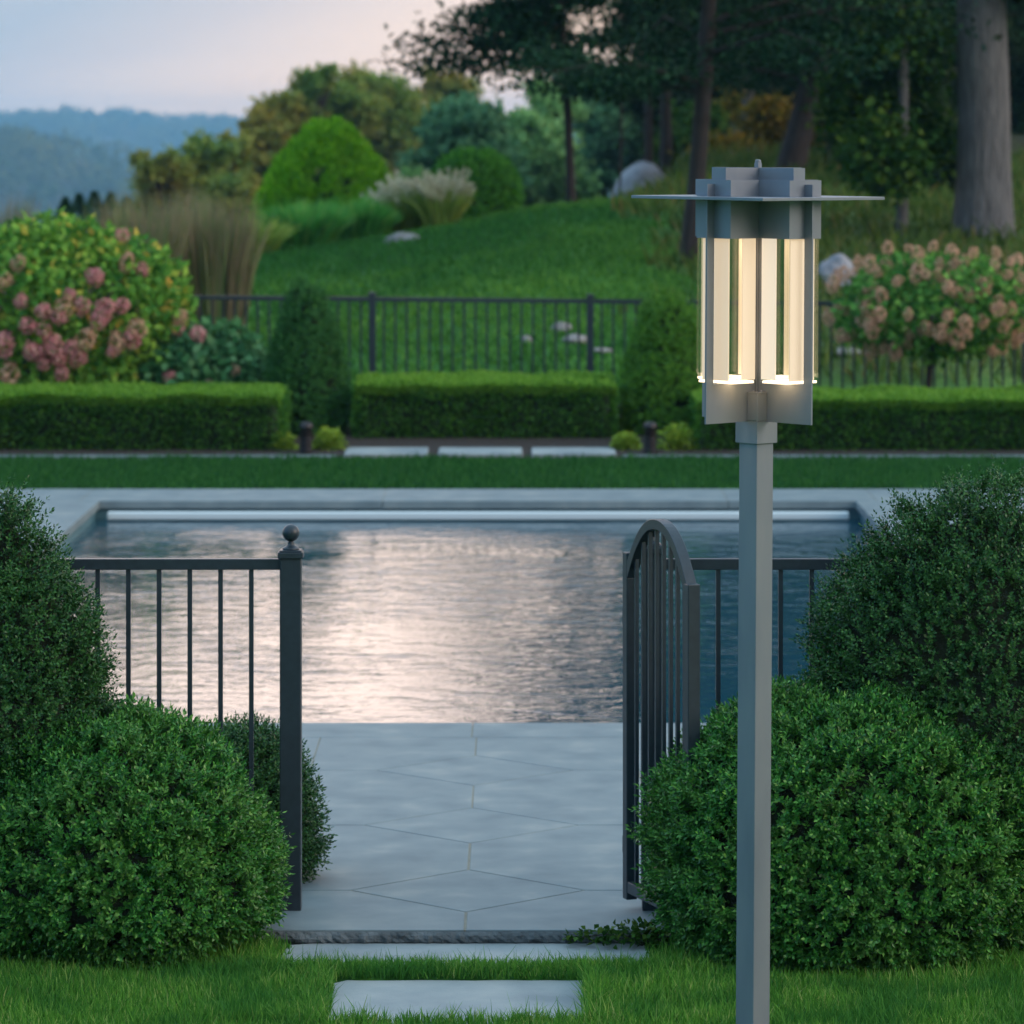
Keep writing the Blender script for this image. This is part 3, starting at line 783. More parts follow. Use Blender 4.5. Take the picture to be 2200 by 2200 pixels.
# inner ceiling that carries the light source
LB().prism(plus(.195,.067), lz(506), lz(504)).fin().build('light_tray', M['lamp_metal'], lamp)
zg0, zg1 = lz(806), zArm0
for k in range(4):
    g = arm_box(k, .184, .190, -.055, .055, zg0-.008, zg1)
    gp = g.fin().build('frosted_pane', M['glow_panel'], lamp, bevel=.001)
    for s in (-1, 1):
        w = sorted((s*.0655, s*.0705))
        mt = M['glow_white'] if (k == 0 and s == 1) else M['glow_panel']
        arm_box(k, .083, .142, w[0], w[1], zg0-.006, zg1).fin().build('frosted_pane', mt, lamp, bevel=.001)
        w = sorted((s*.0695, s*.0722)); w2 = sorted((s*.0665, s*.0692))
        # clear thick glass corner, its bottom tray lit from within
        arm_box(k, .156, .1925, w[0], w[1], zg0, zg1).fin().build('clear_pane', M['glass'], lamp)
        w3 = sorted((s*.061, s*.0692))
        arm_box(k, .1905, .1925, w3[0], w3[1], zg0, zg1).fin().build('clear_pane', M['glass'], lamp)
        w = sorted((s*.006, s*.0700))
        arm_box(k, .088, .1895, w[0], w[1], lz(818), zg0-.009).fin().build('glass_tray', M['glow_base'], lamp, bevel=.0015)
        w = sorted((s*.010, s*.050))
    # real LED strip inside the arm, shining down the glass
    L = bpy.data.lights.new('led', 'AREA'); L.shape='RECTANGLE'; L.size=.06; L.size_y=.06; L.energy=.09; L.color=(1,.74,.46)
    lo = bpy.data.objects.new('led', L); link(lo, lamp)
    r_ = sz(.13); q=1/math.sqrt(2)
    du, dv = ((1,0),(0,1),(-1,0),(0,-1))[k]
    lo.location = ((du-dv)*q*r_, -(du+dv)*q*r_, lz(509)-LZ0)
    for sd in (-1, 1):   # light leaving the glass trays downwards
        L2 = bpy.data.lights.new('tray_light', 'AREA'); L2.shape='SQUARE'; L2.size=.060; L2.energy=.04; L2.color=(1,.64,.32)
        l2 = bpy.data.objects.new('tray_light', L2); link(l2, lamp)
        u_ = du*r_ + sd*abs(dv)*sz(.036); v_ = dv*r_ + sd*abs(du)*sz(.036)
        l2.location = ((u_-v_)*q, -(u_+v_)*q, lz(820)-LZ0)

# ------------------------------------------------------------------ clipped shrubs of small leaves
def dome_pts(n, rx, ry, rz, power=2.3, low=.32, shape=None):
    """points on a rounded dome: bottom at 0, top at rz. shape(t) = relative radius at height fraction t"""
    t = rg.random(n)
    if shape is None: shape = lambda t: np.power(np.clip(1-np.abs((t-low)/(np.where(t>low,1-low,low*1.35)))**power,0,1), 1/power)
    # area-true sampling by rejection
    tt = np.linspace(0,1,400); rr = shape(tt); sl = np.gradient(rr, tt)
    wgt = rr*np.sqrt(1+(sl*rx/rz)**2)+.0005; cdf = np.cumsum(wgt); cdf/=cdf[-1]
    t = np.interp(t, cdf, tt)
    r = shape(t); th = rg.uniform(0, 2*math.pi, n)
    P = np.stack([rx*r*np.cos(th), ry*r*np.sin(th), rz*t],1)
    dr = np.interp(t, tt, sl)
    Nn = np.stack([np.cos(th)/rx*rx, np.sin(th), -dr*rx/rz],1)
    return P, unit(Nn)

def core(name, rx, ry, rz, shape, mat, parent, s=.86, n=40, m=26, ph=0.0, la=.05, k=4.0):
    tt = np.linspace(0,1,m); V=[]
    for t in tt:
        r = float(shape(np.array([min(max(t,.0),.995)]))[0])
        th = np.linspace(0,2*math.pi,n,endpoint=False)
        P = np.stack([rx*r*np.cos(th), ry*r*np.sin(th), np.full(n, rz*t)],1)
        V.append(P)
    V = np.concatenate(V)
    L = lump(V, k, ph)
    c = np.array([0,0,rz*.4])
    V = c + (V-c)*(s+la*L)[:,None]
    V[:,2] = np.maximum(V[:,2], .01)
    b = np.arange(m-1)[:,None]*n; a = np.arange(n)[None,:]
    i0 = (b+a).ravel(); i1 = (b+(a+1)%n).ravel()
    Fq = np.stack([i0,i1,i1+n,i0+n],1)
    return np_mesh(name, V, Fq, mat, parent, smooth=True)

def sprigs(P, D, nl, length, L, W, tilt=.95):
    """each sprig: nl pairs of leaves along a little shoot"""
    n = len(P)
    A = unit(np.cross(D, rdir(n))); B = np.cross(D, A)
    out=[]
    for i in range(nl):
        f = (i+.6)/nl
        base = P + D*(length*f)[:,None]
        X = A if i%2==0 else B
        k = (1.1-.5*f)
        for s in (-1,1):
            dd = unit(X*s*tilt + D*.75 + .25*rdir(n))
            out.append(leaves(base, dd, L*k*(.8+.4*rg.random(n)), W*k, .15, Nrm=D+.2*rdir(n)))
    out.append(leaves(P+D*length[:,None], D, L*.8, W*.6))
    V = np.concatenate(out)
    return V, quads(len(V)//4)

def bush(name, loc, rx, ry, rz, n, label, cat, mat, low=.35, power=2.3, lum=.05, k=4.0, ph=0.0, sl=.075, L=.019, W=.010, nl=5, shape=None, group=None, upb=.35, under=1.35, cleft=.0, corek=.86, extra=None, coremat=None):
    o = thing(name, loc, label, cat, group)
    if shape is None:
        def shape(t):
            t = np.asarray(t, float)
            den = np.where(t>low, 1-low, low*under)
            return np.power(np.clip(1-np.abs((t-low)/den)**power, 0, 1), 1/power)
    P, Nn = dome_pts(n, rx, ry, rz, shape=shape)
    lu = lump(P, k, ph) + .7*lump(P, k*2.7, ph+2)
    depth = rg.random(n)**2*.10 + cleft*np.clip(-.15-lump(P, k*3.3, ph+9), 0, 1)
    c = np.array([0,0,rz*.4])
    P = c + (P-c)*(1+lum*lu-depth)[:,None]
    # sunken clefts between the shoots
    D = unit(Nn + np.array([0,0,upb]) + .45*rdir(n))
    P = P - D*sl*.6
    ok = P[:,2] > .005
    P = P[ok]; D = D[ok]
    V, Q = sprigs(P, D, nl, sl*(.6+.7*rg.random(len(P))), L, W)
    np_mesh('foliage', V, Q, mat, o)
    core('branches', rx, ry, rz, shape, coremat or M['inner'], o, s=corek, ph=ph, la=lum, k=k)  # solid dark core added to block light through the leaves
    return o

BX = 'clipped box bushes round the gate'
bush('box_bush', (-1.39, 12.98, -.05), .58, .46, .80, 9800, 'large rounded light green box bush in front of the left fence, lowest left', 'bush', M['box_leaf'], low=.24, ph=.4, group=BX, L=.027, W=.0138, sl=.062, lum=.06, k=6, under=1.13, cleft=.16, power=2.3)
bush('box_bush', (-1.86, 13.04, -.05), .58, .34, 1.60, 12500, 'tall dark box dome at the left edge behind the rounded box bush', 'bush', M['box_leaf_dark'], low=.22, power=1.75, ph=2.1, group=BX, L=.020, W=.0115, lum=.055, k=7, cleft=.14)
bush('box_bush', (-.985, 13.96, -.02), .28, .25, .57, 3600, 'small box bush behind the left gate post on the terrace side', 'bush', M['box_leaf_dark'], low=.30, ph=5, group=BX, L=.021, W=.011)
bush('box_bush', (1.13, 12.92, -.05), .67, .47, .87, 12000, 'large rounded light green box bush behind the lamp post beside the open gate', 'bush', M['box_leaf'], low=.28, ph=3.3, group=BX, L=.027, W=.0138, sl=.062, lum=.06, k=6, under=1.13, cleft=.16, power=2.7)
bush('box_bush', (1.61, 13.06, -.05), .68, .34, 1.60, 13500, 'tall dark box dome at the right edge behind the rounded box bush', 'bush', M['box_leaf_dark'], low=.25, power=2.1, ph=7.7, group=BX, L=.020, W=.0115, lum=.055, k=7, cleft=.14)

# creeping ivy at the foot of the gate
iv = thing('ivy', (.42, 12.98, -.04), 'small trailing ivy creeping over the terrace edge below the gate', 'plant')
n = 420
th = rg.uniform(0,2*math.pi,n); rr = rg.random(n)**.7
P = np.stack([rr*np.cos(th)*.26+.02, rr*np.sin(th)*.07, .01+.075*rg.random(n)*(1-rr*.6)],1)
V = leaves(P, unit(rdir(n)+np.array([0,-.3,.4])), .026*(.6+.7*rg.random(n)), .02, Nrm=np.array([0,0,1.])+.6*rdir(n))
np_mesh('foliage', V, quads(n), M['vine'], iv)
m = MB()
for k in range(7):
    a = rnd.uniform(0,6.28); m.tube([(0.02,0,.0),(.1*math.cos(a),.03*math.sin(a),.04),(.24*math.cos(a),.06*math.sin(a),.02)], .0015, 5)
m.build('stems', M['bark_dark'], iv)

# ------------------------------------------------------------------ hedges beyond the pool
def hedge(x0p, x1p, Y0, Y1, z1, label, wavy=.03, seed=0):
    X0 = (x0p-1100)*Y0/F; X1 = (x1p-1100)*Y0/F
    o = thing('hedge', ((X0+X1)/2, (Y0+Y1)/2, 0), label, 'hedge', 'clipped hedges beyond the pool')
    a = (X1-X0)/2; b = (Y1-Y0)/2
    area_f = 2*a*z1; area_t = 4*a*b; area_s = 2*b*z1
    dens = 4200
    parts = []; tops = []
    def put(P, Nn, top):
        lu = lump(P+np.array([seed,0,0]), 5.0, seed)
        P = P + Nn*(wavy*lu - .05*rg.random(len(P))**2)[:,None]
        # round the long top edges and the ends
        ex = np.clip(np.abs(P[:,0])-(a-.10), 0, None); P[:,2] -= ex**2*2.2*(P[:,2]>z1*.6)
        ey = np.clip(np.abs(P[:,1])-(b-.08), 0, None); P[:,2] -= ey**2*4*(P[:,2]>z1*.8)
        D = unit(Nn + np.array([0,0,.3]) + .8*rdir(len(P)))
        V = leaves(P, D, .036*(.6+.8*rg.random(len(P))), .020, Nrm=Nn+.8*rdir(len(P)))
        (tops if top else parts).append(V)
    for sgn in (-1, 1):
        n = int(area_f*dens*(1 if sgn<0 else .4))
        put(np.stack([rg.uniform(-a,a,n), np.full(n, sgn*b), z1*rg.random(n)],1), np.tile([0,sgn,0.],(n,1)), False)
        n = int(area_s/2*dens)
        put(np.stack([np.full(n, sgn*a), rg.uniform(-b,b,n), z1*rg.random(n)],1), np.tile([sgn,0,0.],(n,1)), False)
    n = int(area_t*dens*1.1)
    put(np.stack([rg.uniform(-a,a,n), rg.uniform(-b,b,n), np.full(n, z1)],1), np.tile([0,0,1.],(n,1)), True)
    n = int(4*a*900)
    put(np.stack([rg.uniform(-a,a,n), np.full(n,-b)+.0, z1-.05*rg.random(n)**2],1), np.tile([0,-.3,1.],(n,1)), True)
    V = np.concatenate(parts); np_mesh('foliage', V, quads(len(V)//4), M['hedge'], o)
    V = np.concatenate(tops); np_mesh('top_lit_leaves', V, quads(len(V)//4), M['hedge_top'], o)
    MB().box(-a+.06, a-.06, -b+.06, b-.06, .0, z1-.05).build('branches', M['inner'], o, bevel=.05)  # solid box in the dark core colour, shading the hedge inside
hedge(-900, 603, 32.65, 33.85, .50, 'long low clipped hedge left of the dark cone shrub, below the pink hydrangea', seed=1)
hedge(762, 1324, 33.45, 34.75, .54, 'short clipped hedge between the two cone shrubs, set back behind the stone slabs', seed=5)
hedge(1497, 3100, 32.65, 33.85, .46, 'long low clipped hedge running right from behind the lamp post', seed=9)

# cone shrubs
def cshape(t):
    t = np.asarray(t,float); return np.clip(np.minimum((1-t**2.2)**.6, .82+t*1.2), 0, 1)
bush('cone_shrub', (*at(660,930,33.95)[:2], 0), .37, .37, 1.42, 3600, 'dark green clipped cone shrub between the left and middle hedges', 'shrub', M['spruce'], shape=cshape, lum=.06, k=5, ph=1, sl=.08, L=.045, W=.022, nl=3, corek=.82, group='cone shrubs beyond the pool')
bush('cone_shrub', (*at(1437,930,33.95)[:2], 0), .42, .40, 1.37, 3800, 'lighter green cone shrub just left of the lantern, by the middle hedge', 'shrub', M['spruce_light'], shape=cshape, lum=.07, k=5, ph=3, sl=.08, L=.045, W=.022, nl=3, corek=.82, group='cone shrubs beyond the pool')

# ------------------------------------------------------------------ hydrangeas
def flower_mesh(name, mat, r=.07, elong=1.25, n=150):
    d = rdir(n)
    P = d*np.array([r,r,r*elong])*(.8+.25*rg.random(n))[:,None]
    V = leaves(P, unit(np.cross(d, rdir(n))+.3*d), .030*(.7+.6*rg.random(n)), .026, Nrm=d)
    me_o = np_mesh(name, V, quads(n), mat)
    return me_o
FM = [flower_mesh('flower_head', M['petal']), flower_mesh('flower_head', M['petal_tan']), flower_mesh('flower_head', M['petal'], .06, 1.0)]
for f in FM: COL.objects.unlink(f)
def add_heads(parent, pts, kinds, scales):
    for p, kd, s in zip(pts, kinds, scales):
        o = bpy.data.objects.new('flower_head', FM[kd].data)
        link(o, parent); o.location = p
        o.rotation_euler = (rnd.uniform(-.7,.7), rnd.uniform(-.7,.7), rnd.uniform(0,6)); o.scale = (s,s,s*rnd.uniform(.9,1.2))
def leafball(o, rx, ry, rz, n, mat, L=.09, W=.055, ph=0., lum=.09, k=3., zc=None, shell=.28, name='foliage'):
    d = rdir(n)
    P = d*np.array([rx,ry,rz])
    s = 1 + lum*lump(P,k,ph) - shell*rg.random(n)**1.5
    P = P*s[:,None]
    zc = rz if zc is None else zc
    P[:,2] += zc
    ok = P[:,2] > .02; P=P[ok]; d=d[ok]; n=len(P)
    V = leaves(P, unit(d*.5+np.array([0,0,-.1])+.8*rdir(n)), L*(.6+.7*rg.random(n)), W, Nrm=d+np.array([0,0,.5])+.7*rdir(n))
    return np_mesh(name, V, quads(n), mat, o)
def stems(o, z1, spread, k=7, r=.02, mat=None):
    m = MB()
    for i in range(k):
        a = 2*math.pi*i/k+rnd.random()
        m.tube([(0.02*math.cos(a),.02*math.sin(a),-.02),(spread*.4*math.cos(a),spread*.4*math.sin(a),z1*.5),(spread*math.cos(a),spread*math.sin(a),z1)], [r,r*.7,r*.3], 7)
    m.build('stems', mat or M['bark_dark'], o)
X, Y, _ = at(115, 900, 34.75)
hy = thing('hydrangea', (X,Y,0), 'big yellow green hydrangea with dusty pink flower heads above the left hedge', 'hydrangea')
leafball(hy, 1.28, .85, 1.02, 9500, M['hyd_leaf'], ph=1, zc=.95, L=.10, W=.065)
stems(hy, 1.4, .7, 9)
pts=[]; kd=[]; scs=[]
photo = [(10,655),(85,690),(35,730),(95,745),(172,625),(198,650),(150,672),(160,655),(120,700),(140,730),(150,760),(155,790),(118,770),(118,742),(118,660),(45,790),(205,720),(235,675),(245,655),(270,725),(300,720),(280,650),(270,505),(285,560),(315,575),(225,585),(220,590),(395,680),(393,705),(400,725),(310,700),(30,600),(70,640),(175,735),(190,760),(260,745),(-30,640),(-50,700),(-10,760),(-70,660),(60,560)]
for (x,y) in photo:
    dx = (x-115)/F*Y; z = EYE-(y-HOR)*Y/F
    q = 1-(dx/1.30)**2-((z-.95)/1.04)**2
    yy_ = -.85*math.sqrt(max(q,.02))-.02
    pts.append((dx, yy_, z)); kd.append(rnd.choice([0,0,2,1])); scs.append(rnd.uniform(.75,1.15))
add_heads(hy, pts, kd, scs)
X, Y, _ = at(445, 900, 34.5)
hy2 = thing('hydrangea', (X,Y,0), 'low bluish hydrangea with few mauve heads, between big hydrangea and dark cone shrub', 'hydrangea')
leafball(hy2, .62, .5, .50, 3000, M['hyd_leaf2'], ph=3, zc=.50, L=.11, W=.075)
stems(hy2, .7, .35, 6)
add_heads(hy2, [(-.05,-.35,.93),(.28,-.42,.62),(.05,-.46,.50),(-.30,-.40,.55)], [2,1,2,0], [1,.6,.6,.8])
X, Y, _ = at(2010, 900, 34.6)
hy3 = thing('hydrangea_tree', (X,Y,0), 'small hydrangea tree with round crown of tan pink heads, right of the lantern', 'hydrangea')
leafball(hy3, .92, .70, .47, 3600, M['hyd_leaf3'], ph=6, lum=.16, shell=.45, zc=1.17, L=.085, W=.055)
mb = MB(); mb.tube([(-.06,0,-.05),(-.07,0,.4),(-.03,0,.9)], [.035,.03,.028], 10)
for k in range(8):
    a = k*.8; mb.tube([(-.03,0,.85),(.3*math.cos(a),.3*math.sin(a),1.12),(.62*math.cos(a),.5*math.sin(a),1.35)], [.018,.012,.005], 6)
mb.build('trunk', M['bark_dark'], hy3)
pts=[]; kd=[]; scs=[]
i = 0
while len(pts) < 98:
    a = rnd.uniform(math.pi*.98, 2.02*math.pi) if rnd.random()<.85 else rnd.uniform(0, math.pi)
    u = rnd.uniform(-.85,1)
    c = math.sqrt(1-u*u)
    q_ = rnd.uniform(.82,1.12); p = (.95*q_*c*math.cos(a), .74*q_*c*math.sin(a), 1.19+.50*q_*u)
    if any((p[0]-q[0])**2+(p[1]-q[1])**2+(p[2]-q[2])**2 < .013 for q in pts):
        i += 1
        if i > 4000: break
        continue
    pts.append(p); kd.append(1); scs.append(rnd.uniform(.5,.88))
add_heads(hy3, pts, kd, scs)

# path lights and the chartreuse plants round them
def path_light(xp, label):
    X, Y, _ = at(xp, 979, 32.45)
    o = thing('path_light', (X,Y,0), label, 'path light', 'path lights before the cone shrubs')
    MB().lathe([(.058,-.02),(.058,.05),(.050,.055),(.050,.16)], 24).build('body', M['bronze'], o, smooth=False)
    for k in range(4):
        z = .165+.014*k
        MB().lathe([(.040,z),(.056,z-.004),(.056,z+.002),(.040,z+.007)], 24).build('louvre', M['bronze'], o)
    MB().lathe([(.060,.222),(.060,.240),(.052,.262),(.035,.277),(.006,.284)], 24).build('cap', M['bronze'], o, smooth=True)
path_light(658, 'short dark bronze path light in front of the dark cone shrub')
path_light(1397, 'short dark bronze path light in front of the lighter cone shrub')
def hosta(xp, w, h, label, Y=32.75):
    X, _, _ = at(xp, 979, Y)
    o = thing('leafy_plant', (X,Y,0), label, 'plant', 'chartreuse plants round the path lights')
    n = 420
    a = rg.uniform(0,2*math.pi,n); e = rg.uniform(.1,1.3,n)
    D = np.stack([np.cos(a)*np.cos(e), np.sin(a)*np.cos(e), np.sin(e)],1)
    P = D*np.array([w*.8,w*.8,h*.85])*rg.random(n)[:,None]**.5 + np.array([0,0,.01])
    V = leaves(P, unit(D+np.array([0,0,-.3])+.4*rdir(n)), .075*(.5+.6*rg.random(n)), .035, Nrm=np.array([0,0,1.])+.5*rdir(n))
    np_mesh('foliage', V, quads(n), M['hosta'], o)
    stems(o, h*.7, w*.4, 6, .005, M['hosta'])
hosta(606, .16, .15, 'chartreuse plant left of the left path light, at the end of the left hedge')
hosta(706, .16, .20, 'chartreuse plant between the left path light and the stone slabs')
hosta(1345, .13, .15, 'chartreuse plant between the stone slabs and the right path light')
hosta(1455, .20, .24, 'large chartreuse plant right of the right path light')

# ------------------------------------------------------------------ planting on the slope
def reed_clump(xp, wpx, ybase, ytop, Y, n, mat, label, cat='ornamental grass', name='ornamental_grass', plume=None, spread=.35, w=.02, group=None, fill=.6):
    X, _, z0 = at(xp, ybase, Y)
    z0 = g1(X, Y)-.02
    H = (EYE-(ytop-HOR)*Y/F) - z0; W = wpx*Y/F/2
    o = thing(name, (X,Y,z0), label, cat, group)
    a = rg.uniform(0,2*math.pi,n); r = np.sqrt(rg.random(n))
    P = np.stack([r*np.cos(a)*W*fill, r*np.sin(a)*W*.5, np.zeros(n)],1)
    ln = spread*r*(.5+rg.random(n))
    D = unit(np.stack([np.cos(a)*ln, np.sin(a)*ln, np.ones(n)],1)+.06*rdir(n))
    hh = H*(.62+.45*rg.random(n)**.8)*(1+.12*np.sin(a*3+xp))
    S = unit(np.cross(D, rdir(n)))*w*.5
    mid = P+D*(hh*.6)[:,None]
    tipd = unit(D+np.stack([np.cos(a)*ln, np.sin(a)*ln, -.1*np.ones(n)],1)*1.1)
    tip = mid+tipd*(hh*.42)[:,None]
    V = np.stack([P-S,P+S,mid-S*.9,mid+S*.9,tip-S*.1,tip+S*.1],1)
    b = np.arange(n)[:,None]*6
    Fq = np.concatenate([b+np.array([[0,1,3,2]]), b+np.array([[2,3,5,4]])],0)
    np_mesh('blades', V.reshape(-1,3), Fq, mat, o)
    if plume:
        k = rg.choice(n, plume, replace=False)
        t = tip[k]; dd = tipd[k]
        idx = np.repeat(np.arange(plume), 26)
        f = rg.random(len(idx))
        PP = t[idx] - dd[idx]*(f*.24)[:,None] + np.array([0,0,.12]) + .02*rdir(len(idx))
        V = leaves(PP, unit(dd[idx]+.6*rdir(len(idx))), .07, .02)
        np_mesh('plumes', V, quads(len(idx)), M['plume'], o)
    return o
BG = 'brown seed grasses behind the far fence'
for xp, wp, yt, Y, lab in ((285,150,470,39.5,'brown feathery grass clump nearest the big hydrangea, behind the far fence'),
                           (375,170,448,41,'middle clump of the brown feathery grasses behind the far fence'),
                           (455,130,462,40,'brown feathery grass clump at the edge of the mown slope'),
                           (-30,160,455,42,'brown feathery grass just showing at the far left edge above the hydrangea')):
    reed_clump(xp, wp, 640, yt, Y, 2600, M['brown_reed'], lab, group=BG, spread=.10, w=.014, fill=1.0)
reed_clump(548, 130, 545, 468, 49, 700, M['yellow_reed'], 'low yellow green grass clump at the left end of the planting on the slope', spread=.6, w=.03)
reed_clump(650, 190, 545, 440, 50, 1500, M['green_reed'], 'bright green reed clump in front of the golden arborvitae', spread=.5, w=.035)
reed_clump(765, 180, 535, 428, 51, 1500, M['green_reed'], 'green reed clump between the arborvitae and the plume grass', spread=.5, w=.035)
reed_clump(868, 90, 510, 405, 51.5, 700, M['yellow_reed'], 'pale plumed grass clump beside the green reeds', plume=110, spread=.6, w=.02)
reed_clump(945, 105, 510, 398, 51.2, 900, M['yellow_reed'], 'wide plumed grass with whitish plumes in front of the dark round shrub', plume=120, spread=.45, w=.02)

def arb():
    X,Y,_ = at(705, 520, 54.5); z = g1(X,Y)-.05
    o = thing('arborvitae', (X,Y,z), 'bright yellow green bushy arborvitae on the slope above the reeds', 'shrub')
    H = EYE-(278-HOR)*Y/F - z
    ntuft = 300; out=[]
    t = rg.random(ntuft)**1.25; th = rg.uniform(0,2*math.pi,ntuft)
    r = (1-t**2.1)**.8*.92+.08
    c = np.stack([r*np.cos(th), r*np.sin(th)*.8, t*H*.93+.03],1)*np.array([1.0,1,1])
    idx = np.repeat(np.arange(ntuft), 80); n=len(idx)
    d = rdir(n); d[:,2] = np.abs(d[:,2])*1.1
    P = c[idx] + d*.19*(rg.random(n)**.5)[:,None]*np.array([1,1,1.3])
    rad = unit(c*np.array([1,1,.35])+1e-6)
    V = leaves(P, unit(rad[idx]*.8+np.array([0,0,.9])+.5*rdir(n)), .10, .035)
    np_mesh('foliage', V, quads(n), M['gold_arb'], o)
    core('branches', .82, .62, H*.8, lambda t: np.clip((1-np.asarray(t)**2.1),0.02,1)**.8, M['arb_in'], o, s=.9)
    MB().tube([(0,0,-.1),(0,0,H*.6)], [.05,.02], 8).build('trunk', M['bark_dark'], o)
arb()
def round_shape(t):
    t=np.asarray(t,float); return np.sqrt(np.clip(1-((t-.45)/.56)**2,0,1))
def slope_bush(name, xp, ytop, wpx, Y, label, mat, n=2500):
    X,_,_ = at(xp, 500, Y); z = g1(X,Y)-.05
    H = EYE-(ytop-HOR)*Y/F-z
    bush(name, (X,Y,z), wpx*Y/F/2, wpx*Y/F/2*.85, H, n, label, 'shrub', mat, shape=round_shape, lum=.03, k=4, sl=.09, L=.07, W=.035, nl=2, corek=.85)
slope_bush('round_shrub', 1020, 324, 196, 54, 'dark green clipped round shrub behind the plume grass on the slope', M['dark_shrub'], 3800)
slope_bush('small_shrub', 885, 362, 130, 58, 'mid green low shrub showing between the arborvitae and the dark round shrub', M['tree_green'], 1500)
# small dark conifers beyond the brown grasses
for i, (xp, yt, lab) in enumerate(((140,428,'small dark conifer at the left end of the row above the brown grasses'),(170,420,'second small dark conifer from the left in the row above the brown grasses'),(203,414,'tallest small dark conifer, in the middle of the row above the brown grasses'),(238,418,'second small dark conifer from the right in the row above the brown grasses'),(272,426,'small dark conifer at the right end of the row above the brown grasses'))):
    Y = 78+i; X,_,_ = at(xp, 420, Y); z = g1(X,Y)-.1
    H = EYE-(yt-HOR)*Y/F-z
    o = thing('small_conifer', (X,Y,z), lab, 'tree', 'row of small conifers')
    n = 6000; t = 1-rg.random(n)**1.1; th = rg.uniform(0,2*math.pi,n)
    r = (1-t)*H*.52*(.5+.5*rg.random(n))+.006
    P = np.stack([r*np.cos(th), r*np.sin(th), t*H],1)
    V = leaves(P, unit(np.stack([np.cos(th),np.sin(th),.9+0*th],1)+.4*rdir(n)), .08, .035)
    np_mesh('foliage', V, quads(n), M['tree_blue2'], o)
    MB().tube([(0,0,-.2),(0,0,H*.95)], [.05,.003], 7).build('trunk', M['bark_dark'], o)

# ------------------------------------------------------------------ rocks
def rock(xp, yp, wpx, hpx, Y, label, mat, ph, name='boulder', group=None, dz=0.0):
    X,_,_ = at(xp, yp, Y); z = g1(X,Y)
    w = wpx*Y/F/2; h_ = hpx*Y/F
    nu, nv = 28, 16; V=[]
    for j in range(nv+1):
        e = math.pi*(j/nv) - math.pi/2
        for i in range(nu):
            a = 2*math.pi*i/nu
            V.append((math.cos(a)*math.cos(e), math.sin(a)*math.cos(e), math.sin(e)))
    V = np.array(V)
    s = 1+.20*lump(V,1.6,ph)+.07*lump(V,4.5,ph)
    V = V*s[:,None]; V[:,2] = np.maximum(V[:,2], -.35)
    V = V*np.array([w, w*.7, h_])
    b = np.arange(nv)[:,None]*nu; a = np.arange(nu)[None,:]
    i0=(b+a).ravel(); i1=(b+(a+1)%nu).ravel()
    o = np_mesh(name, V, np.stack([i0,i1,i1+nu,i0+nu],1), mat, smooth=True)
    o.location = (X,Y,z+dz); tag(o, label, 'rock', group)
rock(1385, 400, 140, 84, 62, 'large grey boulder under the trees behind the roof of the lantern', M['boulder'], 1.2)
rock(870, 520, 80, 18, 48.5, 'low flat pale rock at the foot of the plume grass', M['pale_rock'], 2.2)
rock(1795, 620, 90, 55, 42.5, 'grey boulder half hidden between the lantern and the tan hydrangea', M['boulder'], 3.1)
rock(1975, 420, 60, 28, 58, 'small grey rock on the rough slope by the thin grey trunk', M['boulder'], 5.1)
RK = 'pale rocks showing through the far fence'
rock(1205, 685, 46, 18, 39.6, 'pale flat rock uppermost of those seen through the far fence', M['pale_rock'], 4.0, 'rock', RK)
rock(1240, 704, 60, 14, 39.0, 'widest pale flat rock seen through the far fence, by the post', M['pale_rock'], 4.7, 'rock', RK)
rock(1130, 700, 26, 12, 39.1, 'small pale rock leftmost of those seen through the far fence', M['pale_rock'], 6.3, 'rock', RK)
rock(1292, 722, 50, 8, 38.5, 'low pale rock just right of the far fence post', M['pale_rock'], 8.1, 'rock', RK)
rock(1815, 722, 70, 14, 38.4, 'pale flat rock seen through the far fence below the tan hydrangea', M['pale_rock'], 9.3, 'rock', RK)

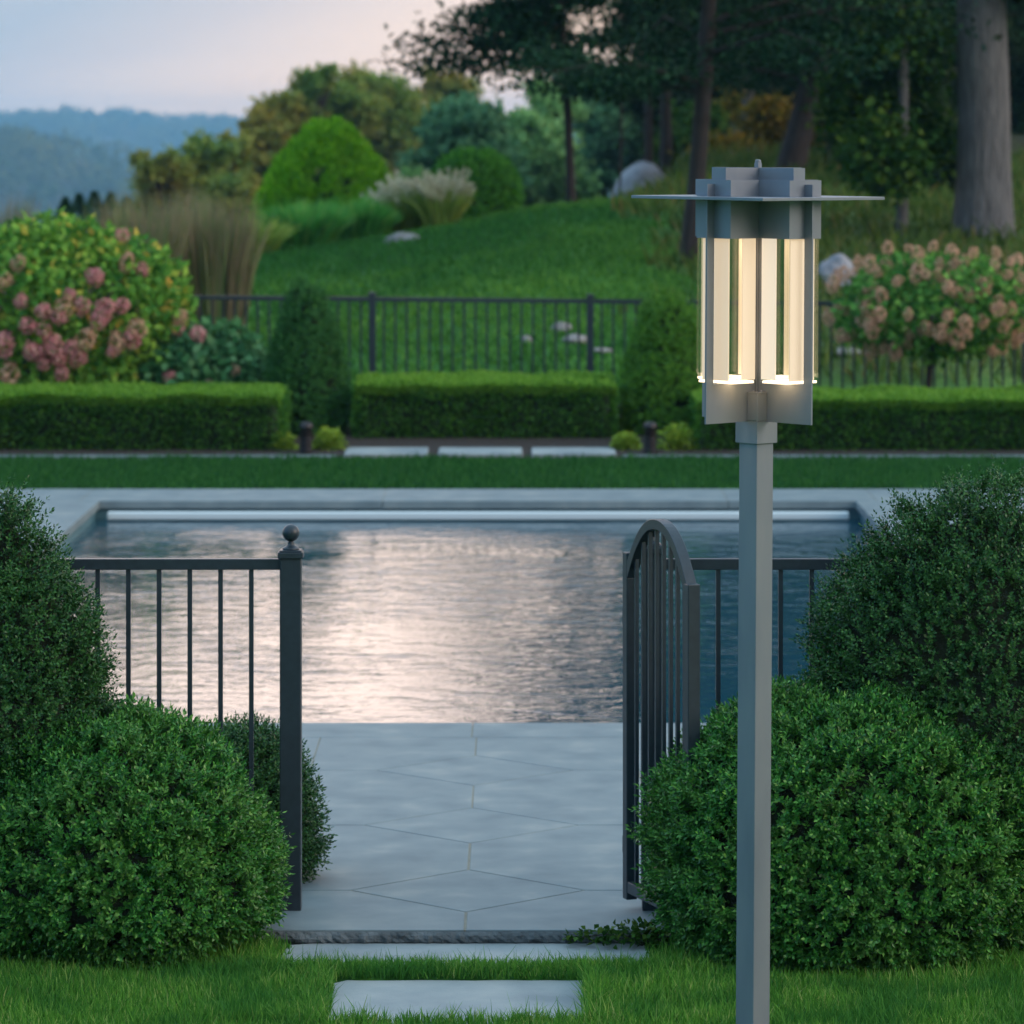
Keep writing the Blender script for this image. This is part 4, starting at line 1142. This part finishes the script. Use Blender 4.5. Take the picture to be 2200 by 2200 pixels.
# ------------------------------------------------------------------ trees
def broadleaf(name, X, Y, label, blobs, mat, trunk_r, leafn, leaf, zbase=None, group=None, bark='bark_dark', cat='tree', clump=.9):
    """blobs: (dx, dy, z, rx, rz) crown masses in metres relative to the base X,Y and absolute z"""
    z0 = g1(X,Y)-.1 if zbase is None else zbase
    o = thing(name, (X,Y,z0), label, cat, group)
    tot = sum(b[3]**2*b[4] for b in blobs)
    out=[]
    for (dx,dy,z,rx,rz_) in blobs:
        n = int(leafn*(rx**2*rz_)/tot); ncl = max(10, int(n/70))
        d = rdir(ncl); rr = rg.random(ncl)**.45
        c = d*np.array([rx,rx,rz_])*rr[:,None]*(1+.15*lump(d,3,dx+z))[:,None]
        idx = rg.integers(0,ncl,n)
        g = rg.normal(size=(n,3))*clump*np.array([.42,.42,.26])*min(1,rx/2.0)
        P = c[idx]+g+np.array([dx,dy,z-z0])
        out.append(leaves(P, rdir(n), leaf*(.6+.8*rg.random(n)), leaf*.65, Nrm=np.array([0,0,1.])+.9*rdir(n)))
    V = np.concatenate(out)
    np_mesh('crown', V, quads(len(V)//4), mat, o)
    m = MB()
    top = max(b[2] for b in blobs)-z0
    m.tube([(0,0,-.2),(.03*top*.3,0,top*.35),(.0,0,top*.85)], [trunk_r,trunk_r*.75,trunk_r*.25], 12)
    for (dx,dy,z,rx,rz_) in blobs:
        zz = z-z0
        m.tube([(0,0,max(.3,zz*.55)),(dx*.5,dy*.5,zz*.85),(dx,dy,zz)], [trunk_r*.45,trunk_r*.3,trunk_r*.1], 8)
        for q in range(5):
            a = rnd.uniform(0,6.28)
            m.tube([(dx*.7,dy*.7,zz*.9),(dx+rx*.6*math.cos(a),dy+rx*.6*math.sin(a),zz+rz_*rnd.uniform(-.3,.5))], [trunk_r*.2,trunk_r*.04], 6)
    m.build('trunk', M[bark], o)
    return o

def B(x, y, Y, wpx, hpx, Y0, dy=0):
    """crown mass given where it shows: centre x,y and half sizes in photo px, at distance Y"""
    X,_,z = at(x,y,Y)
    return (X, dy, z, wpx*Y/F, hpx*Y/F)
def bl(name, xp, Y, label, blobs, *a, **k):
    X = (xp-1100)*Y/F
    bb = []
    for (x,y,w,h_,dy) in blobs:
        X2,_,z = at(x,y,Y+dy); bb.append((X2-X, dy, z, w*Y/F, h_*Y/F))
    return broadleaf(name, X, Y, label, bb, *a, **k)

TG = 'autumn tinted trees beyond the slope'
bl('broadleaf_tree', 370, 105, 'dark olive tree, lowest at the left end of the tree line above brown grasses',
   [(370,400,70,70,0),(330,350,45,35,-1),(430,350,65,50,1),(460,430,80,60,0),(500,330,50,40,2),(400,480,120,60,1)], M['tree_olive'], .2, 15000, .22, group=TG)
bl('broadleaf_tree', 640, 125, 'tall yellow olive tree behind the bright arborvitae, left of its crown top',
   [(600,260,70,55,0),(660,215,60,50,1),(570,310,60,60,-1),(640,330,110,70,1),(740,240,70,60,2),(700,170,40,25,0),(540,380,90,70,2)], M['tree_olive'], .25, 26000, .24, group=TG)
bl('broadleaf_tree', 800, 135, 'tallest yellow olive tree, its rounded top left of the overhanging pine',
   [(790,210,85,55,0),(840,260,90,70,1),(760,190,60,35,1),(880,330,90,90,0),(780,330,90,70,3)], M['tree_olive'], .25, 22000, .25, group=TG)
bl('broadleaf_tree', 930, 150, 'thin topped green tree just under the overhanging pine branches',
   [(930,180,40,40,0),(985,200,50,45,1),(950,260,70,60,0),(1010,290,80,80,1)], M['tree_olive'], .2, 12000, .24, group=TG)
bl('broadleaf_tree', 985, 100, 'blue green willowy tree above the dark round shrub',
   [(960,280,60,60,0),(1020,300,70,80,0),(990,230,45,40,1),(1060,360,70,70,1),(930,370,60,60,0)], M['tree_blue'], .18, 15000, .2, group='hazy green trees behind the thin pine')
bl('broadleaf_tree', 1150, 115, 'pale green hazy tree left of the thin pine trunk',
   [(1150,330,80,90,0),(1110,400,70,60,0),(1180,240,60,60,1),(1200,420,80,60,1)], M['tree_green'], .18, 15000, .22, group='hazy green trees behind the thin pine')
bl('broadleaf_tree', 1300, 120, 'hazy blue green tree right of the thin pine trunk, behind the boulder',
   [(1300,250,90,90,0),(1350,330,90,80,1),(1260,370,70,70,0),(1400,260,90,80,2),(1240,170,60,60,0)], M['tree_blue'], .2, 17000, .22, group='hazy green trees behind the thin pine')

def conifer(xp, Y, ybase, wpx, xtop, ytop, label, crown, leafn, bark='bark_dark', mat='conifer', leaf=.12, Htop=14.0, group='dark conifers on the right', name='pine_tree'):
    """crown: (z0, z1, r0, r1, offx) branch layers between heights z0..z1 (absolute m); trunk leans to pass (xtop,ytop)"""
    X,_,_ = at(xp,ybase,Y); z0 = g1(X,Y)-.1
    o = thing(name, (X,Y,z0), label, 'tree', group)
    Xt,_,zt_ = at(xtop,ytop,Y)
    lean = (Xt-X)/max(zt_-z0,.5)
    r = wpx*Y/F/2
    H = Htop-z0
    m = MB(); pts=[]; rad=[]
    for i in range(12):
        f=i/11; z=f*H
        pts.append((lean*min(z,zt_-z0+1.5)+.04*math.sin(z*.8), .03*math.sin(z*1.1+1), z-.1 if i==0 else z)); rad.append(r*(1.25 if i==0 else 1)*(1-.75*f))
    m.tube(pts, rad, 14)
    out=[]
    (c0,c1,r0,r1) = crown
    nb = int((c1-c0)*7)
    per = leafn//nb
    for b_ in range(nb):
        z = c0+(c1-c0)*(b_+rnd.random())/nb; f=(z-c0)/(c1-c0)
        L = (r0+(r1-r0)*f)*rnd.uniform(.55,1.1)
        a = rnd.uniform(0,2*math.pi)
        zz = z-z0; ox = lean*min(zz,zt_-z0+1.5)
        droop = rnd.uniform(-.12,.10)
        e = (ox+L*math.cos(a), L*math.sin(a), zz+L*droop)
        m.tube([(ox,0,zz-.15*L*.3),(ox+.5*L*math.cos(a),.5*L*math.sin(a),zz+.06*L),e], [.02+.007*L,.012+.003*L,.006], 6)
        # sub clumps along the branch
        n = per; s = rg.random(n)**.7
        base = np.array([ox,0,zz])[None,:]*(1-s)[:,None] + np.array(e)[None,:]*s[:,None]
        ncl = 8; off = rg.normal(size=(ncl,3))*np.array([.32,.32,.13])*(.35+.22*L)
        ci = rg.integers(0,ncl,n)
        P = base+off[ci]*(.4+s)[:,None]+rg.normal(size=(n,3))*np.array([.13,.13,.06])
        dirs = unit(np.stack([np.cos(a)+0*s, np.sin(a)+0*s, -.15+0*s],1)*.5+.8*rdir(n))
        out.append(leaves(P, dirs, leaf*(.6+.8*rg.random(n)), leaf*.5, Nrm=np.array([0,0,1.])+.8*rdir(n)))
    V=np.concatenate(out)
    np_mesh('crown', V, quads(len(V)//4), M[mat], o)
    m.build('trunk', M[bark], o)
    return o
conifer(1228, 52, 438, 20, 1205, 100, 'slender dark pine with open branches reaching left against the sky', (3.3,8.4,1.75,.6), 30000, leaf=.12, Htop=9.2)
conifer(1392, 64, 348, 20, 1388, 200, 'thin dark pine trunk behind the boulder, left one of the close pair', (4.3,14,1.9,1.6), 17000)
conifer(1432, 66, 350, 26, 1425, 200, 'thin dark pine trunk behind the boulder, right one of the close pair', (4.3,14,2.0,1.6), 17000)
conifer(1478, 44, 540, 40, 1508, 150, 'near dark pine whose reddish trunk rises just left of the lantern roof', (3.25,13,2.6,1.8), 42000, leaf=.10)
conifer(1690, 60, 352, 56, 1745, 150, 'thick dark pine leaning right directly above the lantern', (3.55,14,3.0,2.0), 36000)
conifer(1803, 63, 350, 34, 1770, 180, 'dark pine leaning left, right of the thick leaning pine', (3.6,14,2.8,1.8), 26000)
conifer(1330, 56, 380, 5, 1330, 200, 'dark overhanging pine with a very thin trunk between the slender pine and the close pair', (3.85,10,2.0,1.0), 27000, Htop=10.5)
conifer(2005, 68, 330, 22, 2000, 100, 'dark pine deep in the wood between the thin grey trunk and the thick grey trunk', (2.9,14,3.2,2.0), 30000, mat='woods')
# grey trunks
def grey_tree(xp, Y, ybase, wpx, label, blobs, leafn, lean=0.0, Htop=13, leaf=.14, mat='vine'):
    X,_,_ = at(xp,ybase,Y); z0=g1(X,Y)-.1; r=wpx*Y/F/2
    o = thing('grey_tree', (X,Y,z0), label, 'tree', 'grey barked trees on the right')
    m = MB(); H=Htop-z0
    pts=[(lean*z+.03*math.sin(z*.9),0,z-.1) for z in np.linspace(0,H,14)]
    m.tube(pts, [r*(1.22-.0*i) if i==0 else r*(1.04-.6*i/13) for i in range(14)], 20)
    out=[]
    for (x,y,w,h_,dy,sh) in blobs:
        n=int(leafn*sh); X2,_,z=at(x,y,Y+dy); w*=Y/F; h_*=Y/F
        ncl=max(8,n//60); d=rdir(ncl); c=d*np.array([w,w*.8,h_])*(rg.random(ncl)**.4)[:,None]
        idx=rg.integers(0,ncl,n); P=c[idx]+rg.normal(size=(n,3))*np.array([.16,.16,.12])+np.array([X2-X,dy,z-z0])
        out.append(leaves(P, unit(rdir(n)+np.array([0,0,-.3])), leaf*(.6+.8*rg.random(n)), leaf*.7, Nrm=rdir(n)))
        m.tube([(lean*(z-z0)*.8,0,max(.5,(z-z0)*.8)),(X2-X,dy,z-z0)], [r*.25,r*.06], 7)
    V=np.concatenate(out); np_mesh('crown', V, quads(len(V)//4), M[mat], o)
    m.build('trunk', M['bark_grey'], o)
grey_tree(1936, 46, 512, 24, 'slim pale grey trunk with vine leaves, between the lantern and the thick grey trunk',
          [(1900,330,60,70,-.5,.2),(1860,200,70,80,.5,.25),(1960,120,60,90,.5,.2),(1880,60,90,50,0,.2),(1990,290,40,60,.6,.15)], 8000, Htop=11, leaf=.12)
grey_tree(2112, 46, 545, 118, 'very thick grey barked trunk at the right edge of the picture',
          [(2050,-200,200,120,0,.5),(2250,-150,160,140,0,.5)], 16000, Htop=13, lean=-.012, mat='woods')
grey_tree(1606, 72, 345, 26, 'faint grey trunk deep in the wood, directly above the lantern finial',
          [(1600,80,120,80,0,1)], 8000, Htop=12, mat='woods')
# right edge tree beyond the frame adds its dark boughs
# understorey and the dark wood behind
YG = 'yellow autumn bushes in the wood'
def under(xp, yp, w, h_, Y, label, mat, n, name='woodland_bush', group=None):
    X,_,zc_ = at(xp,yp,Y); z0=g1(X,Y)-.1
    o = thing(name, (X,Y,z0), label, 'bush', group)
    ws=w*Y/F; hs=h_*Y/F
    ncl=max(12,n//60); d=rdir(ncl); c=d*np.array([ws,ws*.7,hs])*(rg.random(ncl)**.45)[:,None]
    idx=rg.integers(0,ncl,n); P=c[idx]+rg.normal(size=(n,3))*.13+np.array([0,0,zc_-z0]); P[:,2]=np.maximum(P[:,2],.02)
    V=leaves(P, rdir(n), .15*(.6+.8*rg.random(n)), .09)
    np_mesh('foliage', V, quads(n), M[mat], o)
    stems(o, zc_-z0, ws*.6, 7, .025)
under(1655, 270, 45, 60, 67, 'yellow leaved bush left of the thick leaning pine', 'yellow_leaf', 2600, group=YG)
under(1765, 300, 40, 55, 70, 'orange yellow bush between the two leaning pines', 'yellow_leaf', 2000, group=YG)
under(1560, 340, 70, 25, 66, 'low orange tinted bush just above the lantern roof', 'yellow_leaf', 1600, group=YG)
under(1500, 285, 55, 55, 76, 'green bush between the near pine and the close pair of pines', 'vine', 3000)
under(1595, 262, 50, 60, 80, 'pale yellow bush beside the faint grey trunk', 'yellow_leaf', 2600, group=YG)
under(1448, 325, 35, 30, 72, 'low green bush to the right of the boulder', 'vine', 1600)
under(1560, 225, 80, 60, 90, 'dark bush far back behind the yellow bushes', 'woods', 3000)
under(1900, 330, 80, 80, 58, 'green bush behind the slim grey trunk', 'vine', 5000)
under(1850, 260, 70, 90, 61, 'tall green bush left of the slim grey trunk', 'vine', 5000)
under(2010, 350, 60, 60, 55, 'dark green bush between the two grey trunks', 'woods', 4000)
WB = 'dark broadleaved trees deep in the wood'
for (xp, Y, lab, nn_) in ((1480,92,'dark deep wood tree behind the near pine',16000),(1640,86,'dark deep wood tree behind the lantern roof',17000),(1790,84,'dark deep wood tree behind the left leaning pine',17000),(1950,80,'dark deep wood tree behind the slim grey trunk',18000),(2120,78,'dark deep wood tree behind the thick grey trunk',18000),(2290,76,'dark deep wood tree at the right edge of the wood',18000)):
    bl('woodland_tree', xp, Y, lab, [(xp,290,110,60,0),(xp-50,180,100,80,1),(xp+60,120,110,90,0),(xp,0,120,110,1),(xp-20,-220,130,140,0),(xp+20,-500,130,170,0),(xp,-800,110,160,0)], M['woods'], .2, nn_*2, .24, group=WB)

# ------------------------------------------------------------------ haze
hz = MB().box(-1500, 1100, -30, 5100, -320, 50)
o = hz.build('haze', bpy.data.materials.new('haze air')); tag(o, 'pale blue evening haze in the air', 'haze', kind='stuff')
hm = o.data.materials[0]; hm.use_nodes=True; nt=hm.node_tree
for n_ in list(nt.nodes):
    if n_.type=='BSDF_PRINCIPLED': nt.nodes.remove(n_)
pv = N(nt,'ShaderNodeVolumePrincipled'); pv.inputs['Color'].default_value=(.34,.70,1,1); pv.inputs['Density'].default_value=.00022; pv.inputs['Anisotropy'].default_value=.0
nt.links.new(pv.outputs[0], nt.nodes['Material Output'].inputs['Volume'])

# ------------------------------------------------------------------ sky and light
W = bpy.data.worlds.new('World'); SC.world = W; W.use_nodes = True
nt = W.node_tree; bg = nt.nodes['Background']
tc = N(nt,'ShaderNodeTexCoord')
nrm = N(nt,'ShaderNodeVectorMath', operation='NORMALIZE'); nt.links.new(tc.outputs['Generated'], nrm.inputs[0])
sx = N(nt,'ShaderNodeSeparateXYZ'); nt.links.new(nrm.outputs[0], sx.inputs[0])
ga = math.radians(13)
dt = N(nt,'ShaderNodeVectorMath', operation='DOT_PRODUCT'); dt.inputs[1].default_value=(math.sin(ga),math.cos(ga),0); nt.links.new(nrm.outputs[0], dt.inputs[0])
ms = N(nt,'ShaderNodeMath', operation='MULTIPLY_ADD'); ms.inputs[1].default_value=-.8; nt.links.new(sx.outputs[2], ms.inputs[0]); nt.links.new(dt.outputs['Value'], ms.inputs[2])
lo_ = N(nt,'ShaderNodeMapRange'); lo_.inputs[1].default_value=0; lo_.inputs[2].default_value=.022; lo_.inputs[3].default_value=.014; lo_.inputs[4].default_value=0; nt.links.new(sx.outputs[2], lo_.inputs[0])
ms2 = N(nt,'ShaderNodeMath', operation='ADD'); nt.links.new(ms.outputs[0], ms2.inputs[0]); nt.links.new(lo_.outputs[0], ms2.inputs[1]); ms = ms2
mr = N(nt,'ShaderNodeMapRange'); mr.inputs[1].default_value=-1; mr.inputs[2].default_value=1; nt.links.new(ms.outputs[0], mr.inputs[0])
def P_(c): return (c+1)/2
rh = ramp(nt, [(0,(.40,.38,.40)),(P_(.0),(.26,.36,.50)),(P_(.80),(.28,.35,.44)),(P_(.915),(.335,.375,.435)),(P_(.930),(.50,.45,.45)),(P_(.943),(.72,.56,.47)),(P_(.957),(.92,.63,.44)),(1,(.90,.60,.40))])
nt.links.new(mr.outputs[0], rh.inputs[0])
# higher up: soft peach-lavender then cool blue zenith
up = ramp(nt, [(0,(0,0,0)),(.036,(0,0,0)),(.052,(1,1,1)),(.45,(1,1,1)),(1,(1,1,1))]); nt.links.new(sx.outputs[2], up.inputs[0])
zc_ = ramp(nt, [(0,(.75,.55,.45)),(.05,(1.6,1.22,1.0)),(.12,(1.85,1.44,1.20)),(.24,(1.6,1.26,1.10)),(.38,(.66,.74,.90)),(.6,(.46,.66,.86)),(1,(.44,.67,.84))]); nt.links.new(sx.outputs[2], zc_.inputs[0])
# unseen sky behind and beside, tinted to light the post blue left, pink right
zbl = ramp(nt, [(0,(.12,.34,.66)),(.12,(.15,.42,.80)),(.4,(.32,.58,.86)),(1,(.44,.67,.84))]); nt.links.new(sx.outputs[2], zbl.inputs[0])
zbr = ramp(nt, [(0,(.85,.72,.66)),(.35,(.74,.72,.74)),(1,(.44,.67,.84))]); nt.links.new(sx.outputs[2], zbr.inputs[0])
lr = N(nt,'ShaderNodeMapRange'); lr.inputs[1].default_value=-.5; lr.inputs[2].default_value=.5; nt.links.new(sx.outputs[0], lr.inputs[0])
zb = N(nt,'ShaderNodeMix', data_type='RGBA'); nt.links.new(lr.outputs[0], zb.inputs[0]); nt.links.new(zbl.outputs[0], zb.inputs[6]); nt.links.new(zbr.outputs[0], zb.inputs[7])
fr_ = N(nt,'ShaderNodeMapRange'); fr_.inputs[1].default_value=.35; fr_.inputs[2].default_value=.85; nt.links.new(sx.outputs[1], fr_.inputs[0])
m1 = N(nt,'ShaderNodeMix', data_type='RGBA'); nt.links.new(fr_.outputs[0], m1.inputs[0]); bk = N(nt,'ShaderNodeMapRange'); bk.inputs[1].default_value=-.85; bk.inputs[2].default_value=-.3; bk.inputs[3].default_value=.45; nt.links.new(sx.outputs[1], bk.inputs[0])  # low sky behind made darker than real, to deepen shade low on bushes
be = N(nt,'ShaderNodeMapRange'); be.inputs[1].default_value=.15; be.inputs[2].default_value=.5; nt.links.new(sx.outputs[2], be.inputs[0])
bm = N(nt,'ShaderNodeMath', operation='MAXIMUM'); nt.links.new(bk.outputs[0], bm.inputs[0]); nt.links.new(be.outputs[0], bm.inputs[1])
zs_ = N(nt,'ShaderNodeVectorMath', operation='SCALE'); nt.links.new(zb.outputs[2], zs_.inputs[0]); nt.links.new(bm.outputs[0], zs_.inputs['Scale'])
nt.links.new(zs_.outputs[0], m1.inputs[6]); nt.links.new(zc_.outputs[0], m1.inputs[7])
m2 = N(nt,'ShaderNodeMix', data_type='RGBA'); nt.links.new(up.outputs[0], m2.inputs[0]); nt.links.new(rh.outputs[0], m2.inputs[6]); nt.links.new(m1.outputs[2], m2.inputs[7])
sky = N(nt,'ShaderNodeTexSky', sky_type='NISHITA'); sky.sun_disc=False; sky.sun_elevation=math.radians(22); sky.sun_rotation=math.radians(112)
sm = N(nt,'ShaderNodeVectorMath', operation='SCALE'); sm.inputs['Scale'].default_value=.002; nt.links.new(sky.outputs[0], sm.inputs[0])
ad = N(nt,'ShaderNodeVectorMath', operation='ADD'); nt.links.new(m2.outputs[2], ad.inputs[0]); nt.links.new(sm.outputs[0], ad.inputs[1])
nt.links.new(ad.outputs[0], bg.inputs['Color']); bg.inputs['Strength'].default_value=1.0

sl = bpy.data.lights.new('Sun','SUN'); sl.energy=.9; sl.angle=math.radians(30); sl.color=(1,.86,.74)
so = bpy.data.objects.new('Sun', sl); link(so)
az = math.radians(112); el = math.radians(24)
dirv = Vector((math.sin(az)*math.cos(el), math.cos(az)*math.cos(el), math.sin(el)))
so.rotation_euler = dirv.to_track_quat('Z','Y').to_euler(); so.location = (10,-10,10)

# ------------------------------------------------------------------ camera
cam = bpy.data.cameras.new('Camera'); cam.sensor_width=36; cam.lens=F/2200*36
cam.shift_y = -(1100-HOR)/2200
cam.clip_start=.5; cam.clip_end=12000
cam.dof.use_dof=True; cam.dof.focus_distance=12.0; cam.dof.aperture_fstop=5.6
co = bpy.data.objects.new('Camera', cam); link(co)
co.location=(0,0,EYE); co.rotation_euler=(math.radians(90),0,0)
SC.camera = co

SC.render.engine='CYCLES'
cy = SC.cycles
cy.use_denoising=True; cy.use_adaptive_sampling=True; cy.adaptive_threshold=.02
cy.max_bounces=6; cy.diffuse_bounces=3; cy.glossy_bounces=3; cy.transmission_bounces=4; cy.transparent_max_bounces=12; cy.volume_bounces=0
cy.sample_clamp_indirect=6
SC.view_settings.view_transform='Standard'; SC.view_settings.look='None'; SC.view_settings.exposure=.68; SC.view_settings.gamma=1
